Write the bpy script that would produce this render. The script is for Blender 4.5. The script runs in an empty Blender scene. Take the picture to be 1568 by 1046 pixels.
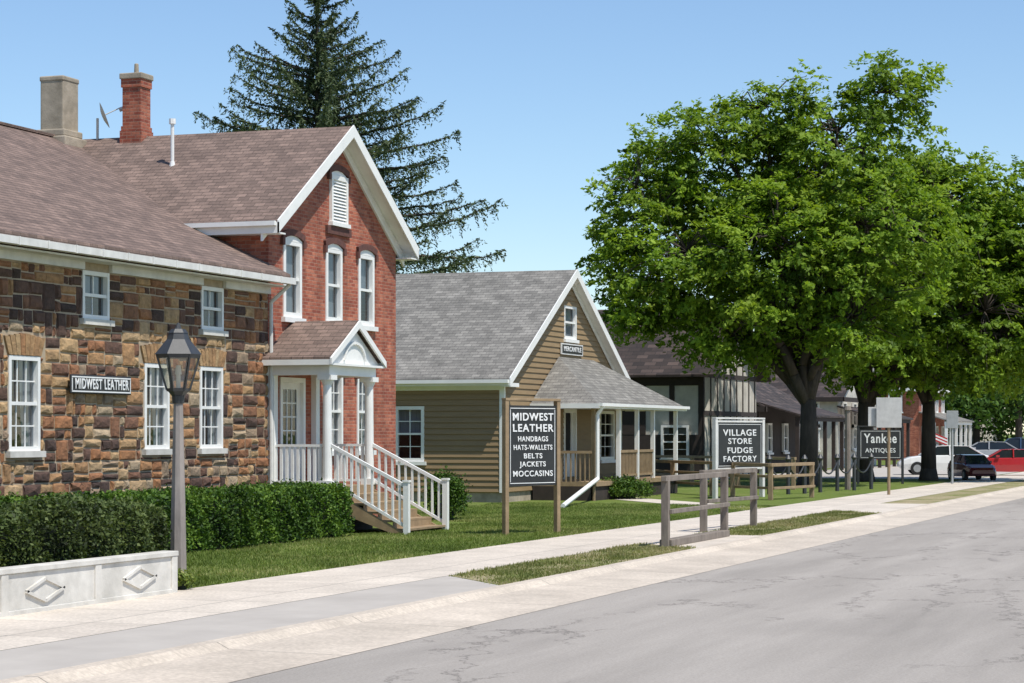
import bpy, math, random
import numpy as np
from math import sin, cos, tan, atan, radians, pi, hypot
from mathutils import Vector, Matrix

random.seed(7); rng = np.random.default_rng(7)
# ---------------------------------------------------------------- survey of the street
# world: +x along the street, +y away from the road (towards the houses), z up, metres
TH = radians(19.4); F = 3450.0; H = 2.0; HY = 662.0
CT, ST = cos(TH), sin(TH)
def ang(p): return TH - atan((p-784)/F)
def XA(p, Y): return Y/tan(ang(p))
def YA(p, X): return X*tan(ang(p))
def DP(x, y): return x*CT+y*ST
def ZA(q, x, y): return H+(HY-q)*DP(x, y)/F
def G(p, q, z=0.0):
    d = F*(H-z)/(q-HY); r = (p-784)/F*d
    return (d*CT+r*ST, d*ST-r*CT)

scene = bpy.context.scene
# ---------------------------------------------------------------- node helpers
def newmat(name):
    m = bpy.data.materials.new(name); m.use_nodes = True
    nt = m.node_tree; nt.nodes.clear()
    out = nt.nodes.new('ShaderNodeOutputMaterial')
    bs = nt.nodes.new('ShaderNodeBsdfPrincipled')
    nt.links.new(bs.outputs[0], out.inputs[0])
    return m, nt, bs, out
def nd(nt, t, **kw):
    n = nt.nodes.new(t)
    for k, v in kw.items():
        if hasattr(n, k): setattr(n, k, v)
        else: n.inputs[k].default_value = v
    return n
def ramp(nt, stops, interp='LINEAR'):
    n = nt.nodes.new('ShaderNodeValToRGB'); cr = n.color_ramp; cr.interpolation = interp
    while len(cr.elements) < len(stops): cr.elements.new(0.5)
    for e, (p, c) in zip(cr.elements, stops):
        e.position = p; e.color = (c[0], c[1], c[2], 1)
    return n
def mixc(nt, mode, fac, a, b):
    n = nt.nodes.new('ShaderNodeMix'); n.data_type = 'RGBA'; n.blend_type = mode
    for s, v in ((0, fac), (6, a), (7, b)):
        if isinstance(v, bpy.types.NodeSocket): nt.links.new(v, n.inputs[s])
        elif s == 0: n.inputs[0].default_value = v
        else: n.inputs[s].default_value = (v[0], v[1], v[2], 1)
    return n.outputs[2]
def noise(nt, vec, scale, detail=4, rough=.6):
    n = nd(nt, 'ShaderNodeTexNoise'); n.inputs['Scale'].default_value = scale
    n.inputs['Detail'].default_value = detail; n.inputs['Roughness'].default_value = rough
    nt.links.new(vec, n.inputs['Vector']); return n.outputs['Fac']
def stretch(nt, vec, s):
    m = nt.nodes.new('ShaderNodeMapping'); m.inputs['Scale'].default_value = s
    nt.links.new(vec, m.inputs['Vector']); return m.outputs[0]
def bump(nt, bs, h, strength, dist=.02):
    b = nt.nodes.new('ShaderNodeBump'); b.inputs['Strength'].default_value = strength
    b.inputs['Distance'].default_value = dist
    nt.links.new(h, b.inputs['Height']); nt.links.new(b.outputs[0], bs.inputs['Normal'])
def tc(nt): return nt.nodes.new('ShaderNodeTexCoord').outputs['Object']

def plain(name, c1, c2=None, scale=3, rough=.75, bmp=.2, detail=6, metallic=0, st=(1, 1, 1), spec=None, lo=.3, hi=.7):
    m, nt, bs, o = newmat(name)
    if c2 is None: c2 = tuple(c*.75 for c in c1)
    v = stretch(nt, tc(nt), st)
    f = noise(nt, v, scale, detail)
    r = ramp(nt, [(lo, c2), (hi, c1)]); nt.links.new(f, r.inputs[0])
    nt.links.new(r.outputs[0], bs.inputs['Base Color'])
    bs.inputs['Roughness'].default_value = rough; bs.inputs['Metallic'].default_value = metallic
    if spec is not None: bs.inputs['Specular IOR Level'].default_value = spec
    if bmp: bump(nt, bs, noise(nt, v, scale*6, 5), bmp, .01)
    return m

def masonry(name, stops, uax, vax, bw, bh, mort, mcol, vs=1.0, rough=.85, bm=.5, dirt=.35, interp='LINEAR', dscale=.7, offset=.5, stain=0):
    m, nt, bs, o = newmat(name)
    c = tc(nt); sp = nt.nodes.new('ShaderNodeSeparateXYZ'); nt.links.new(c, sp.inputs[0])
    cb = nt.nodes.new('ShaderNodeCombineXYZ')
    def axis(a):
        if a == 'xy':
            n = nt.nodes.new('ShaderNodeMath'); n.operation = 'ADD'
            nt.links.new(sp.outputs[0], n.inputs[0]); nt.links.new(sp.outputs[1], n.inputs[1]); return n.outputs[0]
        return sp.outputs['xyz'.index(a)]
    nt.links.new(axis(uax), cb.inputs[0])
    mu = nt.nodes.new('ShaderNodeMath'); mu.operation = 'MULTIPLY'; mu.inputs[1].default_value = vs
    nt.links.new(axis(vax), mu.inputs[0]); nt.links.new(mu.outputs[0], cb.inputs[1])
    b = nt.nodes.new('ShaderNodeTexBrick'); nt.links.new(cb.outputs[0], b.inputs['Vector'])
    b.offset = offset
    b.inputs['Scale'].default_value = 1; b.inputs['Brick Width'].default_value = bw
    b.inputs['Row Height'].default_value = bh; b.inputs['Mortar Size'].default_value = mort
    b.inputs['Mortar Smooth'].default_value = .3
    b.inputs['Color1'].default_value = (0, 0, 0, 1); b.inputs['Color2'].default_value = (1, 1, 1, 1)
    b.inputs['Mortar'].default_value = (.5, .5, .5, 1)
    r = ramp(nt, stops, interp); nt.links.new(b.outputs['Color'], r.inputs[0])
    col = mixc(nt, 'MIX', b.outputs['Fac'], r.outputs[0], mcol)
    n1 = noise(nt, c, dscale, 8, .65)
    r2 = ramp(nt, [(.3, (1-dirt,)*3), (.72, (1.12,)*3)]); nt.links.new(n1, r2.inputs[0])
    col = mixc(nt, 'MULTIPLY', 1.0, col, r2.outputs[0])
    n3 = noise(nt, c, 22, 3)
    r3 = ramp(nt, [(.3, (.82,)*3), (.7, (1.15,)*3)]); nt.links.new(n3, r3.inputs[0])
    col = mixc(nt, 'MULTIPLY', 1.0, col, r3.outputs[0])
    if stain:   # vertical weather streaks
        n4 = noise(nt, stretch(nt, c, (2.2, 2.2, .22)), 1.0, 5, .6)
        r4 = ramp(nt, [(.35, (1-stain,)*3), (.65, (1.1,)*3)]); nt.links.new(n4, r4.inputs[0])
        col = mixc(nt, 'MULTIPLY', 1.0, col, r4.outputs[0])
    nt.links.new(col, bs.inputs['Base Color']); bs.inputs['Roughness'].default_value = rough
    iv = nt.nodes.new('ShaderNodeMath'); iv.operation = 'SUBTRACT'; iv.inputs[0].default_value = 1
    nt.links.new(b.outputs['Fac'], iv.inputs[1])
    bump(nt, bs, iv.outputs[0], bm, .01)
    return m

def leafmat(name, dark, mid, light, trans=.35):
    m, nt, bs, o = newmat(name)
    at = nt.nodes.new('ShaderNodeAttribute'); at.attribute_name = 'tint'
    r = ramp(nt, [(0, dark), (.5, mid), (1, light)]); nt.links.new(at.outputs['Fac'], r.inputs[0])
    n = noise(nt, tc(nt), .6, 3); r2 = ramp(nt, [(.3, (.72,)*3), (.7, (1.2,)*3)]); nt.links.new(n, r2.inputs[0])
    col = mixc(nt, 'MULTIPLY', 1, r.outputs[0], r2.outputs[0])
    nt.links.new(col, bs.inputs['Base Color']); bs.inputs['Roughness'].default_value = .6
    bs.inputs['Specular IOR Level'].default_value = .25
    tr = nt.nodes.new('ShaderNodeBsdfTranslucent')
    nt.links.new(mixc(nt, 'MULTIPLY', 1, col, (1.3, 1.3, .6)), tr.inputs[0])
    mx = nt.nodes.new('ShaderNodeMixShader'); mx.inputs[0].default_value = trans
    nt.links.new(bs.outputs[0], mx.inputs[1]); nt.links.new(tr.outputs[0], mx.inputs[2])
    nt.links.new(mx.outputs[0], o.inputs[0]); return m

def glassmat(name, tint=(.5, .55, .6), refl=.16):
    m, nt, bs, o = newmat(name)
    t = nt.nodes.new('ShaderNodeBsdfTransparent'); t.inputs[0].default_value = (*tint, 1)
    g = nt.nodes.new('ShaderNodeBsdfGlossy'); g.inputs['Roughness'].default_value = .03
    n = noise(nt, tc(nt), 2.5, 2)
    b = nt.nodes.new('ShaderNodeBump'); b.inputs['Strength'].default_value = .08; b.inputs['Distance'].default_value = .05
    nt.links.new(n, b.inputs['Height']); nt.links.new(b.outputs[0], g.inputs['Normal'])
    mx = nt.nodes.new('ShaderNodeMixShader'); mx.inputs[0].default_value = refl
    nt.links.new(t.outputs[0], mx.inputs[1]); nt.links.new(g.outputs[0], mx.inputs[2])
    nt.links.new(mx.outputs[0], o.inputs[0]); return m

# ---------------------------------------------------------------- materials
M = {}
M['white'] = plain('white_paint', (.86, .85, .81), (.76, .75, .715), 2.5, .5, .05)
M['trimgrey'] = plain('aged_white_trim', (.76, .745, .70), (.58, .565, .53), 3, .6, .1)
M['glass'] = glassmat('window_glass')
M['dark'] = plain('dark_interior', (.012, .012, .014), None, 2, .9, 0)
M['curtain'] = plain('curtain', (.66, .66, .63), (.42, .42, .41), 3, .9, .2, st=(9, 9, .5))
M['brick'] = masonry('red_brick', [(0, (.31, .070, .040)), (.5, (.43, .112, .060)), (1, (.54, .185, .105))], 'xy', 'z', .215, .075, .010, (.42, .21, .145), dirt=.34, dscale=1.4, stain=.25)
M['brickdark'] = plain('hood_mould_brick', (.15, .06, .045), (.08, .035, .03), 9, .9, .4)
def shing(name, ax, dark, base, bw=.24, bh=.068):
    a = tuple(c*.78 for c in base); z_ = tuple(c*1.25 for c in base)
    return masonry(name, [(0, a), (.5, base), (1, z_)], ax, 'z', bw, bh, .007, dark, dirt=.24, bm=.45, dscale=1.6, stain=.15)
M['shbrown'] = shing('brown_shingles', 'x', (.085, .06, .048), (.205, .14, .112))
M['shbrowny'] = shing('brown_shingles_cross', 'y', (.085, .06, .048), (.21, .145, .116), .24, .08)
M['shgreyy'] = shing('grey_shingles', 'y', (.105, .10, .09), (.225, .212, .188), .25, .085)
M['shgreyx'] = shing('grey_shingles_x', 'x', (.105, .10, .09), (.225, .212, .188), .25, .085)
M['shdarky'] = masonry('dark_brown_shingles', [(0, (.028, .02, .018)), (.6, (.055, .038, .032)), (1, (.10, .07, .06))], 'y', 'z', .5, .16, .012, (.02, .016, .014), dirt=.4)
M['shdarkx'] = masonry('dark_brown_shingles_x', [(0, (.035, .026, .022)), (.6, (.07, .05, .042)), (1, (.12, .085, .07))], 'x', 'z', .5, .16, .012, (.02, .016, .014), dirt=.4)
M['mortar'] = plain('stone_mortar', (.47, .375, .26), (.31, .245, .17), 5, .95, .5)
M['clap'] = plain('tan_clapboard', (.285, .195, .10), (.24, .163, .083), 1.5, .7, .15, st=(1, 1, 8))
M['concwhite'] = plain('painted_concrete', (.72, .69, .63), (.45, .43, .385), 2.2, .85, .5, detail=10)
M['conc'] = masonry('sidewalk_concrete', [(0, (.57, .50, .42)), (1, (.63, .555, .465))], 'x', 'y', 1.6, 3.0, .012, (.28, .25, .215), rough=.9, bm=.2, dirt=.2, offset=0)
M['gutter'] = masonry('gutter_concrete', [(0, (.53, .455, .37)), (1, (.585, .505, .412))], 'x', 'y', 3.2, 30.0, .012, (.26, .23, .19), rough=.9, bm=.2, dirt=.22, offset=0)
M['pad'] = plain('driveway_concrete', (.47, .43, .38), (.38, .345, .305), .9, .9, .3, detail=10)
M['chimney'] = plain('chimney_render', (.46, .39, .30), (.26, .22, .165), 3, .95, .5, detail=9)
M['woodgrey'] = plain('grey_weathered_wood', (.27, .225, .185), (.14, .115, .095), 5, .9, .5, st=(1, 1, .4))
M['woodtan'] = plain('tan_timber', (.36, .255, .145), (.23, .16, .09), 4, .8, .3)
M['postgrey'] = plain('grey_post', (.33, .29, .26), (.20, .178, .16), 6, .85, .4, st=(1, 1, .3))
M['black'] = plain('black_paint', (.018, .018, .018), (.03, .03, .03), 4, .45, .05)
M['iron'] = plain('black_iron', (.03, .032, .034), (.05, .05, .05), 8, .45, .1)
M['letters'] = plain('white_letters', (.85, .85, .83), (.75, .75, .73), 8, .6, 0)
M['lampglass'] = glassmat('lantern_glass', (.85, .82, .72), .15)
M['plaster'] = plain('grey_plaster', (.64, .60, .52), (.45, .42, .36), 2, .9, .2)
M['timber'] = plain('dark_timber', (.045, .032, .026), (.03, .022, .018), 4, .85, .2)
M['bark'] = plain('tree_bark', (.085, .066, .052), (.04, .031, .025), 7, .95, .8, st=(1, 1, .25))
M['metal'] = plain('galvanised_metal', (.42, .43, .43), (.33, .34, .34), 6, .5, .05, metallic=.4)
M['signback'] = plain('sign_back', (.6, .585, .55), (.46, .45, .42), 4, .6, .05)
M['leaf'] = leafmat('locust_leaves', (.055, .105, .010), (.165, .27, .022), (.29, .40, .045), .42)
M['leaf2'] = leafmat('maple_leaves', (.022, .055, .012), (.07, .14, .024), (.13, .22, .04), .3)
M['needle'] = leafmat('spruce_needles', (.024, .042, .018), (.068, .10, .042), (.15, .185, .08), .15)
M['hedge'] = leafmat('hedge_leaves', (.018, .045, .007), (.065, .135, .017), (.155, .245, .035), .25)
M['hedge2'] = leafmat('loose_hedge_leaves', (.024, .036, .012), (.07, .105, .027), (.15, .19, .06), .25)
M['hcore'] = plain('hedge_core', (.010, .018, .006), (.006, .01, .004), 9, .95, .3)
M['blade'] = leafmat('grass_blades', (.085, .125, .022), (.18, .245, .05), (.34, .33, .13), .3)
M['bladedry'] = leafmat('verge_blades', (.10, .13, .03), (.23, .25, .08), (.46, .38, .22), .3)

def lawnmat(name, g1, g2, dry, amt):
    m, nt, bs, o = newmat(name); c = tc(nt)
    r = ramp(nt, [(.3, g2), (.7, g1)]); nt.links.new(noise(nt, c, 9, 8, .7), r.inputs[0])
    d = ramp(nt, [(amt, (0, 0, 0)), (amt+.22, (1, 1, 1))]); nt.links.new(noise(nt, c, .9, 8, .7), d.inputs[0])
    col = mixc(nt, 'MIX', d.outputs[0], r.outputs[0], dry)
    f = ramp(nt, [(.3, (.6,)*3), (.7, (1.3,)*3)]); nt.links.new(noise(nt, c, 45, 3), f.inputs[0])
    col = mixc(nt, 'MULTIPLY', 1, col, f.outputs[0])
    nt.links.new(col, bs.inputs['Base Color']); bs.inputs['Roughness'].default_value = .95
    bs.inputs['Specular IOR Level'].default_value = .1
    bump(nt, bs, noise(nt, c, 40, 4), .7, .04); return m
M['lawn'] = lawnmat('lawn_grass', (.165, .215, .05), (.11, .155, .033), (.27, .245, .12), .53)
M['strip'] = lawnmat('verge_grass', (.20, .225, .07), (.14, .165, .045), (.40, .33, .21), .38)

def asphalt():
    m, nt, bs, o = newmat('worn_asphalt'); c = tc(nt)
    a = noise(nt, stretch(nt, c, (.10, .9, 1)), 1.0, 8, .65)
    r = ramp(nt, [(.3, (.29, .262, .23)), (.7, (.40, .362, .32))]); nt.links.new(a, r.inputs[0])
    f = ramp(nt, [(.3, (.78,)*3), (.7, (1.18,)*3)]); nt.links.new(noise(nt, c, 38, 5, .8), f.inputs[0])
    col = mixc(nt, 'MULTIPLY', 1, r.outputs[0], f.outputs[0])
    p = ramp(nt, [(.38, (.93,)*3), (.44, (1.0,)*3)]); nt.links.new(noise(nt, stretch(nt, c, (.35, 1, 1)), .33, 3), p.inputs[0])
    col = mixc(nt, 'MULTIPLY', 1, col, p.outputs[0])
    def cracks(scale, th, mlo, mhi, mscale, warp):
        ns = nt.nodes.new('ShaderNodeTexNoise'); ns.inputs['Scale'].default_value = 2.2; ns.inputs['Detail'].default_value = 7
        ns.inputs['Roughness'].default_value = .7
        nt.links.new(c, ns.inputs['Vector'])
        va = nt.nodes.new('ShaderNodeVectorMath'); va.operation = 'SCALE'; va.inputs['Scale'].default_value = warp
        nt.links.new(ns.outputs['Color'], va.inputs[0])
        vb = nt.nodes.new('ShaderNodeVectorMath'); nt.links.new(stretch(nt, c, (.35, 1, 1)), vb.inputs[0]); nt.links.new(va.outputs[0], vb.inputs[1])
        vo = nt.nodes.new('ShaderNodeTexVoronoi'); vo.feature = 'DISTANCE_TO_EDGE'; vo.inputs['Scale'].default_value = scale
        nt.links.new(vb.outputs[0], vo.inputs['Vector'])
        cr = ramp(nt, [(.0, (1, 1, 1)), (th, (0, 0, 0))]); nt.links.new(vo.outputs['Distance'], cr.inputs[0])
        mk = ramp(nt, [(mlo, (0, 0, 0)), (mhi, (.9, .9, .9))]); nt.links.new(noise(nt, c, mscale, 5), mk.inputs[0])
        return mixc(nt, 'MULTIPLY', 1, cr.outputs[0], mk.outputs[0])
    col = mixc(nt, 'MIX', cracks(1.1, .03, .53, .60, .32, .9), col, (.13, .115, .10))
    col = mixc(nt, 'MIX', cracks(.22, .006, .44, .52, .5, 1.1), col, (.12, .105, .092))
    nt.links.new(col, bs.inputs['Base Color']); bs.inputs['Roughness'].default_value = .88
    bs.inputs['Specular IOR Level'].default_value = .3
    bump(nt, bs, noise(nt, c, 60, 4), .35, .01); return m
M['asphalt'] = asphalt()

def stonemat():
    m, nt, bs, o = newmat('field_stone'); c = tc(nt)
    at = nt.nodes.new('ShaderNodeAttribute'); at.attribute_name = 'tint'
    r = ramp(nt, [(0, (.065, .040, .032)), (.18, (.12, .066, .047)), (.34, (.215, .105, .062)), (.5, (.37, .165, .070)),
                  (.64, (.41, .25, .12)), (.78, (.50, .335, .175)), (.9, (.30, .22, .155)), (1, (.54, .41, .25))])
    nt.links.new(at.outputs['Fac'], r.inputs[0])
    f = ramp(nt, [(.28, (.5,)*3), (.72, (1.4,)*3)]); nt.links.new(noise(nt, c, 6, 9, .72), f.inputs[0])
    col = mixc(nt, 'MULTIPLY', 1, r.outputs[0], f.outputs[0])
    nt.links.new(col, bs.inputs['Base Color']); bs.inputs['Roughness'].default_value = .9
    bump(nt, bs, noise(nt, c, 12, 8, .7), 1.0, .05); return m
M['stone'] = stonemat()

# ---------------------------------------------------------------- mesh builder
def empty(name):
    e = bpy.data.objects.new(name, None); e.empty_display_size = .3
    scene.collection.objects.link(e); return e
def fy(Y): return lambda u, n, z: (u, Y-n, z)
def fx(X): return lambda u, n, z: (X-n, u, z)
ident = lambda a, b, c: (a, b, c)
class B:
    def __init__(s, fr=ident): s.V = []; s.F = []; s.T = []; s.fr = fr; s.t = .5
    def face(s, pts, raw=False):
        k = len(s.V)
        for p in pts: s.V.append(tuple(p) if raw else s.fr(*p))
        s.F.append(tuple(range(k, k+len(pts)))); s.T.append(s.t)
    def box(s, a0, a1, b0, b1, c0, c1):
        k = len(s.V)
        for a in (a0, a1):
            for b in (b0, b1):
                for c in (c0, c1): s.V.append(s.fr(a, b, c))
        for f in ((0, 1, 3, 2), (4, 6, 7, 5), (0, 4, 5, 1), (2, 3, 7, 6), (0, 2, 6, 4), (1, 5, 7, 3)):
            s.F.append(tuple(k+i for i in f)); s.T.append(s.t)
    def prism(s, poly, off):
        n = len(poly); k = len(s.V)
        for p in poly: s.V.append(s.fr(*p))
        for p in poly: s.V.append(s.fr(p[0]+off[0], p[1]+off[1], p[2]+off[2]))
        s.F.append(tuple(k+i for i in range(n))); s.F.append(tuple(k+n+i for i in reversed(range(n)))); s.T += [s.t, s.t]
        for i in range(n):
            j = (i+1) % n; s.F.append((k+i, k+n+i, k+n+j, k+j)); s.T.append(s.t)
    def tube(s, p, q, r0, r1=None, n=8, rot=0.0, raw=False):
        r1 = r0 if r1 is None else r1
        p = Vector(p if raw else s.fr(*p)); q = Vector(q if raw else s.fr(*q)); d = q-p
        if d.length < 1e-6: return
        d.normalize(); a = d.cross(Vector((0, 0, 1)))
        if a.length < 1e-3: a = Vector((1, 0, 0))
        a.normalize(); b = d.cross(a); k = len(s.V)
        for c, r in ((p, r0), (q, r1)):
            for i in range(n):
                t = rot+2*pi*i/n; s.V.append(tuple(c+(a*cos(t)+b*sin(t))*r))
        for i in range(n):
            j = (i+1) % n; s.F.append((k+i, k+j, k+n+j, k+n+i)); s.T.append(s.t)
        s.F.append(tuple(k+i for i in reversed(range(n)))); s.F.append(tuple(k+n+i for i in range(n))); s.T += [s.t, s.t]
    def bar(s, p, q, w): s.tube(p, q, w*.7071, n=4, rot=pi/4)
    def obj(s, name, mat, parent=None, smooth=False, bevel=0):
        if not s.V: return None
        me = bpy.data.meshes.new(name); me.from_pydata(s.V, [], s.F)
        at = me.attributes.new('tint', 'FLOAT', 'FACE'); at.data.foreach_set('value', s.T)
        me.materials.append(M[mat] if isinstance(mat, str) else mat)
        if smooth:
            me.polygons.foreach_set('use_smooth', [True]*len(me.polygons))
        o = bpy.data.objects.new(name, me); scene.collection.objects.link(o)
        if parent: o.parent = parent
        if bevel:
            md = o.modifiers.new('bevel', 'BEVEL'); md.width = bevel; md.segments = 2; md.limit_method = 'ANGLE'
        return o

def wallgrid(b, u0, u1, z0, z1, holes, n=0.0, depth=.14):
    us = sorted({u0, u1, *[h[0] for h in holes], *[h[1] for h in holes]}); us = [u for u in us if u0 <= u <= u1]
    zs = sorted({z0, z1, *[h[2] for h in holes], *[h[3] for h in holes]}); zs = [z for z in zs if z0 <= z <= z1]
    for a, c in zip(us, us[1:]):
        for e, g in zip(zs, zs[1:]):
            m = ((a+c)/2, (e+g)/2)
            if any(h[0] < m[0] < h[1] and h[2] < m[1] < h[3] for h in holes): continue
            b.face([(a, n, e), (c, n, e), (c, n, g), (a, n, g)])
    for h in holes:
        a, c, e, g = h
        for (p, q) in (((a, e), (c, e)), ((c, e), (c, g)), ((c, g), (a, g)), ((a, g), (a, e))):
            b.face([(p[0], n, p[1]), (q[0], n, q[1]), (q[0], n-depth, q[1]), (p[0], n-depth, p[1])])

class Kit:
    def __init__(s, fr): s.fr = fr; s.tr = B(fr); s.gl = B(fr); s.cu = B(fr); s.dk = B(fr); s.sill = B(fr)
    def done(s, par, tag='', trim='white', sill='white'):
        s.tr.obj('window_frames'+tag, trim, par); s.gl.obj('window_glass'+tag, 'glass', par)
        s.cu.obj('window_curtains'+tag, 'curtain', par); s.dk.obj('window_interiors'+tag, 'dark', par); s.sill.obj('window_sills'+tag, sill, par)
def window(k, u0, u1, z0, z1, w=.07, cols=2, rows=1, curtain=None, n0=-.10, sill=True, mw=.022):
    t = k.tr
    t.box(u0+.002, u0+w, n0, .025, z0+.002, z1-.002); t.box(u1-w, u1-.002, n0, .025, z0+.002, z1-.002)
    t.box(u0+w, u1-w, n0, .022, z1-w, z1-.002); t.box(u0+w, u1-w, n0, .022, z0+.002, z0+w)
    zm = (z0+z1)/2; t.box(u0+w, u1-w, n0, .0, zm-.028, zm+.028)
    for (a, b, nn) in ((z0+w, zm-.028, -.055), (zm+.028, z1-w, -.035)):
        for i in range(1, cols):
            u = u0+w+(u1-u0-2*w)*i/cols; t.box(u-mw/2, u+mw/2, nn-.02, nn, a, b)
        for j in range(1, rows+1):
            if rows > 0 and j < rows+0:
                z = a+(b-a)*j/rows; t.box(u0+w, u1-w, nn-.022, nn-.003, z-mw/2, z+mw/2)
    k.gl.face([(u0+w*.5, -.065, z0+w*.5), (u1-w*.5, -.065, z0+w*.5), (u1-w*.5, -.065, z1-w*.5), (u0+w*.5, -.065, z1-w*.5)])
    k.dk.box(u0-.3, u1+.3, -.75, -.7, z0-.2, z1+.2)
    if curtain == 'sides':
        W = u1-u0
        k.cu.face([(u0+w*.6, -.13, z0+.05), (u0+W*.30, -.16, z0+.05), (u0+W*.42, -.14, z1-.05), (u0+w*.6, -.13, z1-.05)])
        k.cu.face([(u1-w*.6, -.13, z0+.05), (u1-W*.30, -.16, z0+.05), (u1-W*.42, -.14, z1-.05), (u1-w*.6, -.13, z1-.05)])
    elif curtain == 'half':
        k.cu.face([(u0+w*.6, -.13, zm), (u1-w*.6, -.15, zm), (u1-w*.6, -.15, z1-.05), (u0+w*.6, -.13, z1-.05)])
    elif curtain == 'full':
        k.cu.face([(u0+w*.6, -.13, z0+.03), (u1-w*.6, -.15, z0+.03), (u1-w*.6, -.15, z1-.05), (u0+w*.6, -.13, z1-.05)])
    if sill: k.sill.box(u0-.07, u1+.07, -.02, .09, z0-.10, z0+.001)

def text(name, s, org, u, n, width, height, mat, parent, off=.02):
    cu = bpy.data.curves.new(name, 'FONT'); cu.body = s; cu.size = 1; cu.align_x = 'CENTER'; cu.align_y = 'CENTER'
    cu.offset = off; cu.extrude = .004; cu.space_character = 1.14
    o = bpy.data.objects.new(name, cu); scene.collection.objects.link(o); cu.materials.append(M[mat])
    bpy.context.view_layer.update(); d = o.dimensions
    sx, sy = width/max(d.x, .01), height/.74
    u = Vector(u).normalized(); n = Vector(n).normalized(); z = Vector((0, 0, 1))
    m = Matrix(((u.x, z.x, n.x, org[0]), (u.y, z.y, n.y, org[1]), (u.z, z.z, n.z, org[2]), (0, 0, 0, 1)))
    o.matrix_world = m @ Matrix.Diagonal((sx, sy, 1, 1))
    if parent: o.parent = parent
    return o

def leaves(name, C, size, tint, mat, parent, asp=.5, up=0.3, axis=None, bias=None):
    N = len(C); nr = rng.normal(size=(N, 3)); nr[:, 2] = np.abs(nr[:, 2])+up
    if bias is not None: nr += bias
    nr /= np.linalg.norm(nr, axis=1)[:, None]
    a = rng.normal(size=(N, 3)) if axis is None else axis+rng.normal(size=(N, 3))*.35
    a -= nr*np.sum(a*nr, axis=1)[:, None]; a /= np.linalg.norm(a, axis=1)[:, None]+1e-9
    b = np.cross(nr, a); s = np.asarray(size)[:, None] if np.ndim(size) else np.full((N, 1), size)
    V = np.empty((N, 4, 3)); V[:, 0] = C-a*s; V[:, 1] = C+b*s*asp; V[:, 2] = C+a*s; V[:, 3] = C-b*s*asp
    me = bpy.data.meshes.new(name)
    me.from_pydata(V.reshape(-1, 3).tolist(), [], np.arange(4*N).reshape(-1, 4).tolist())
    at = me.attributes.new('tint', 'FLOAT', 'FACE'); at.data.foreach_set('value', np.clip(tint, 0, 1).astype(np.float32))
    me.materials.append(M[mat]); o = bpy.data.objects.new(name, me); scene.collection.objects.link(o)
    if parent: o.parent = parent
    return o

# ---------------------------------------------------------------- ground, road, pavements
b = B(); b.face([(-600, -1500, -.09), (2500, -1500, -.09), (2500, 1500, -.09), (-600, 1500, -.09)]); b.obj('ground', 'lawn')
b = B(); b.face([(-200, -5, -.075), (700, -5, -.075), (700, 8.45, -.075), (-200, 8.45, -.075)]); b.obj('road', 'asphalt')
g = empty('street_kerb'); b = B()
b.face([(-200, 8.4, -.071), (700, 8.4, -.071), (700, 9.6, -.05), (-200, 9.6, -.05)])
b.face([(-200, 9.6, -.05), (700, 9.6, -.05), (700, 9.72, .012), (-200, 9.72, .012)])
b.face([(-200, 9.72, .012), (700, 9.72, .012), (700, 9.88, .012), (-200, 9.88, .012)])
b.face([(-200, 9.88, .012), (700, 9.88, .012), (700, 9.88, -.05), (-200, 9.88, -.05)]); b.obj('gutter_and_kerb', 'gutter', g)
b = B(); b.face([(-200, 9.8, 0), (700, 9.8, 0), (700, 90, 0), (-200, 90, 0)]); b.obj('lawn', 'lawn')
b = B()
xs0 = 29.3
VERGE = [[(xs0-1.6, 9.88), (xs0+8.3, 9.88), (xs0+9.5, 11.24), (xs0, 11.24)], [(42.6, 9.88), (55.5, 9.88), (56.6, 11.24), (42.6, 11.24)], [(63, 9.88), (120, 9.88), (120, 11.24), (63, 11.24)]]
for v in VERGE: b.face([(x, y, .004) for x, y in v])
b.obj('grass_verge', 'strip')
b = B()
b.face([(-100, 11.24, .008), (260, 11.24, .008), (260, 13.43, .008), (-100, 13.43, .008)])
b.face([(37.6, 9.88, .0082), (42.6, 9.88, .0082), (42.6, 11.235, .0082), (38.8, 11.235, .0082)])
b.face([(55.5, 9.88, .0082), (63, 9.88, .0082), (63, 11.235, .0082), (56.6, 11.235, .0082)])
b.face([(56.0, 13.435, .0082), (58.5, 13.435, .0082), (66.2, 19.4, .0082), (64.2, 19.4, .0082)])
b.obj('sidewalk', 'conc')
b = B(); b.face([(-100, 9.88, .006), (27.6, 9.88, .006), (29.25, 11.235, .006), (-100, 11.235, .006)]); b.obj('driveway', 'pad')

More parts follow.
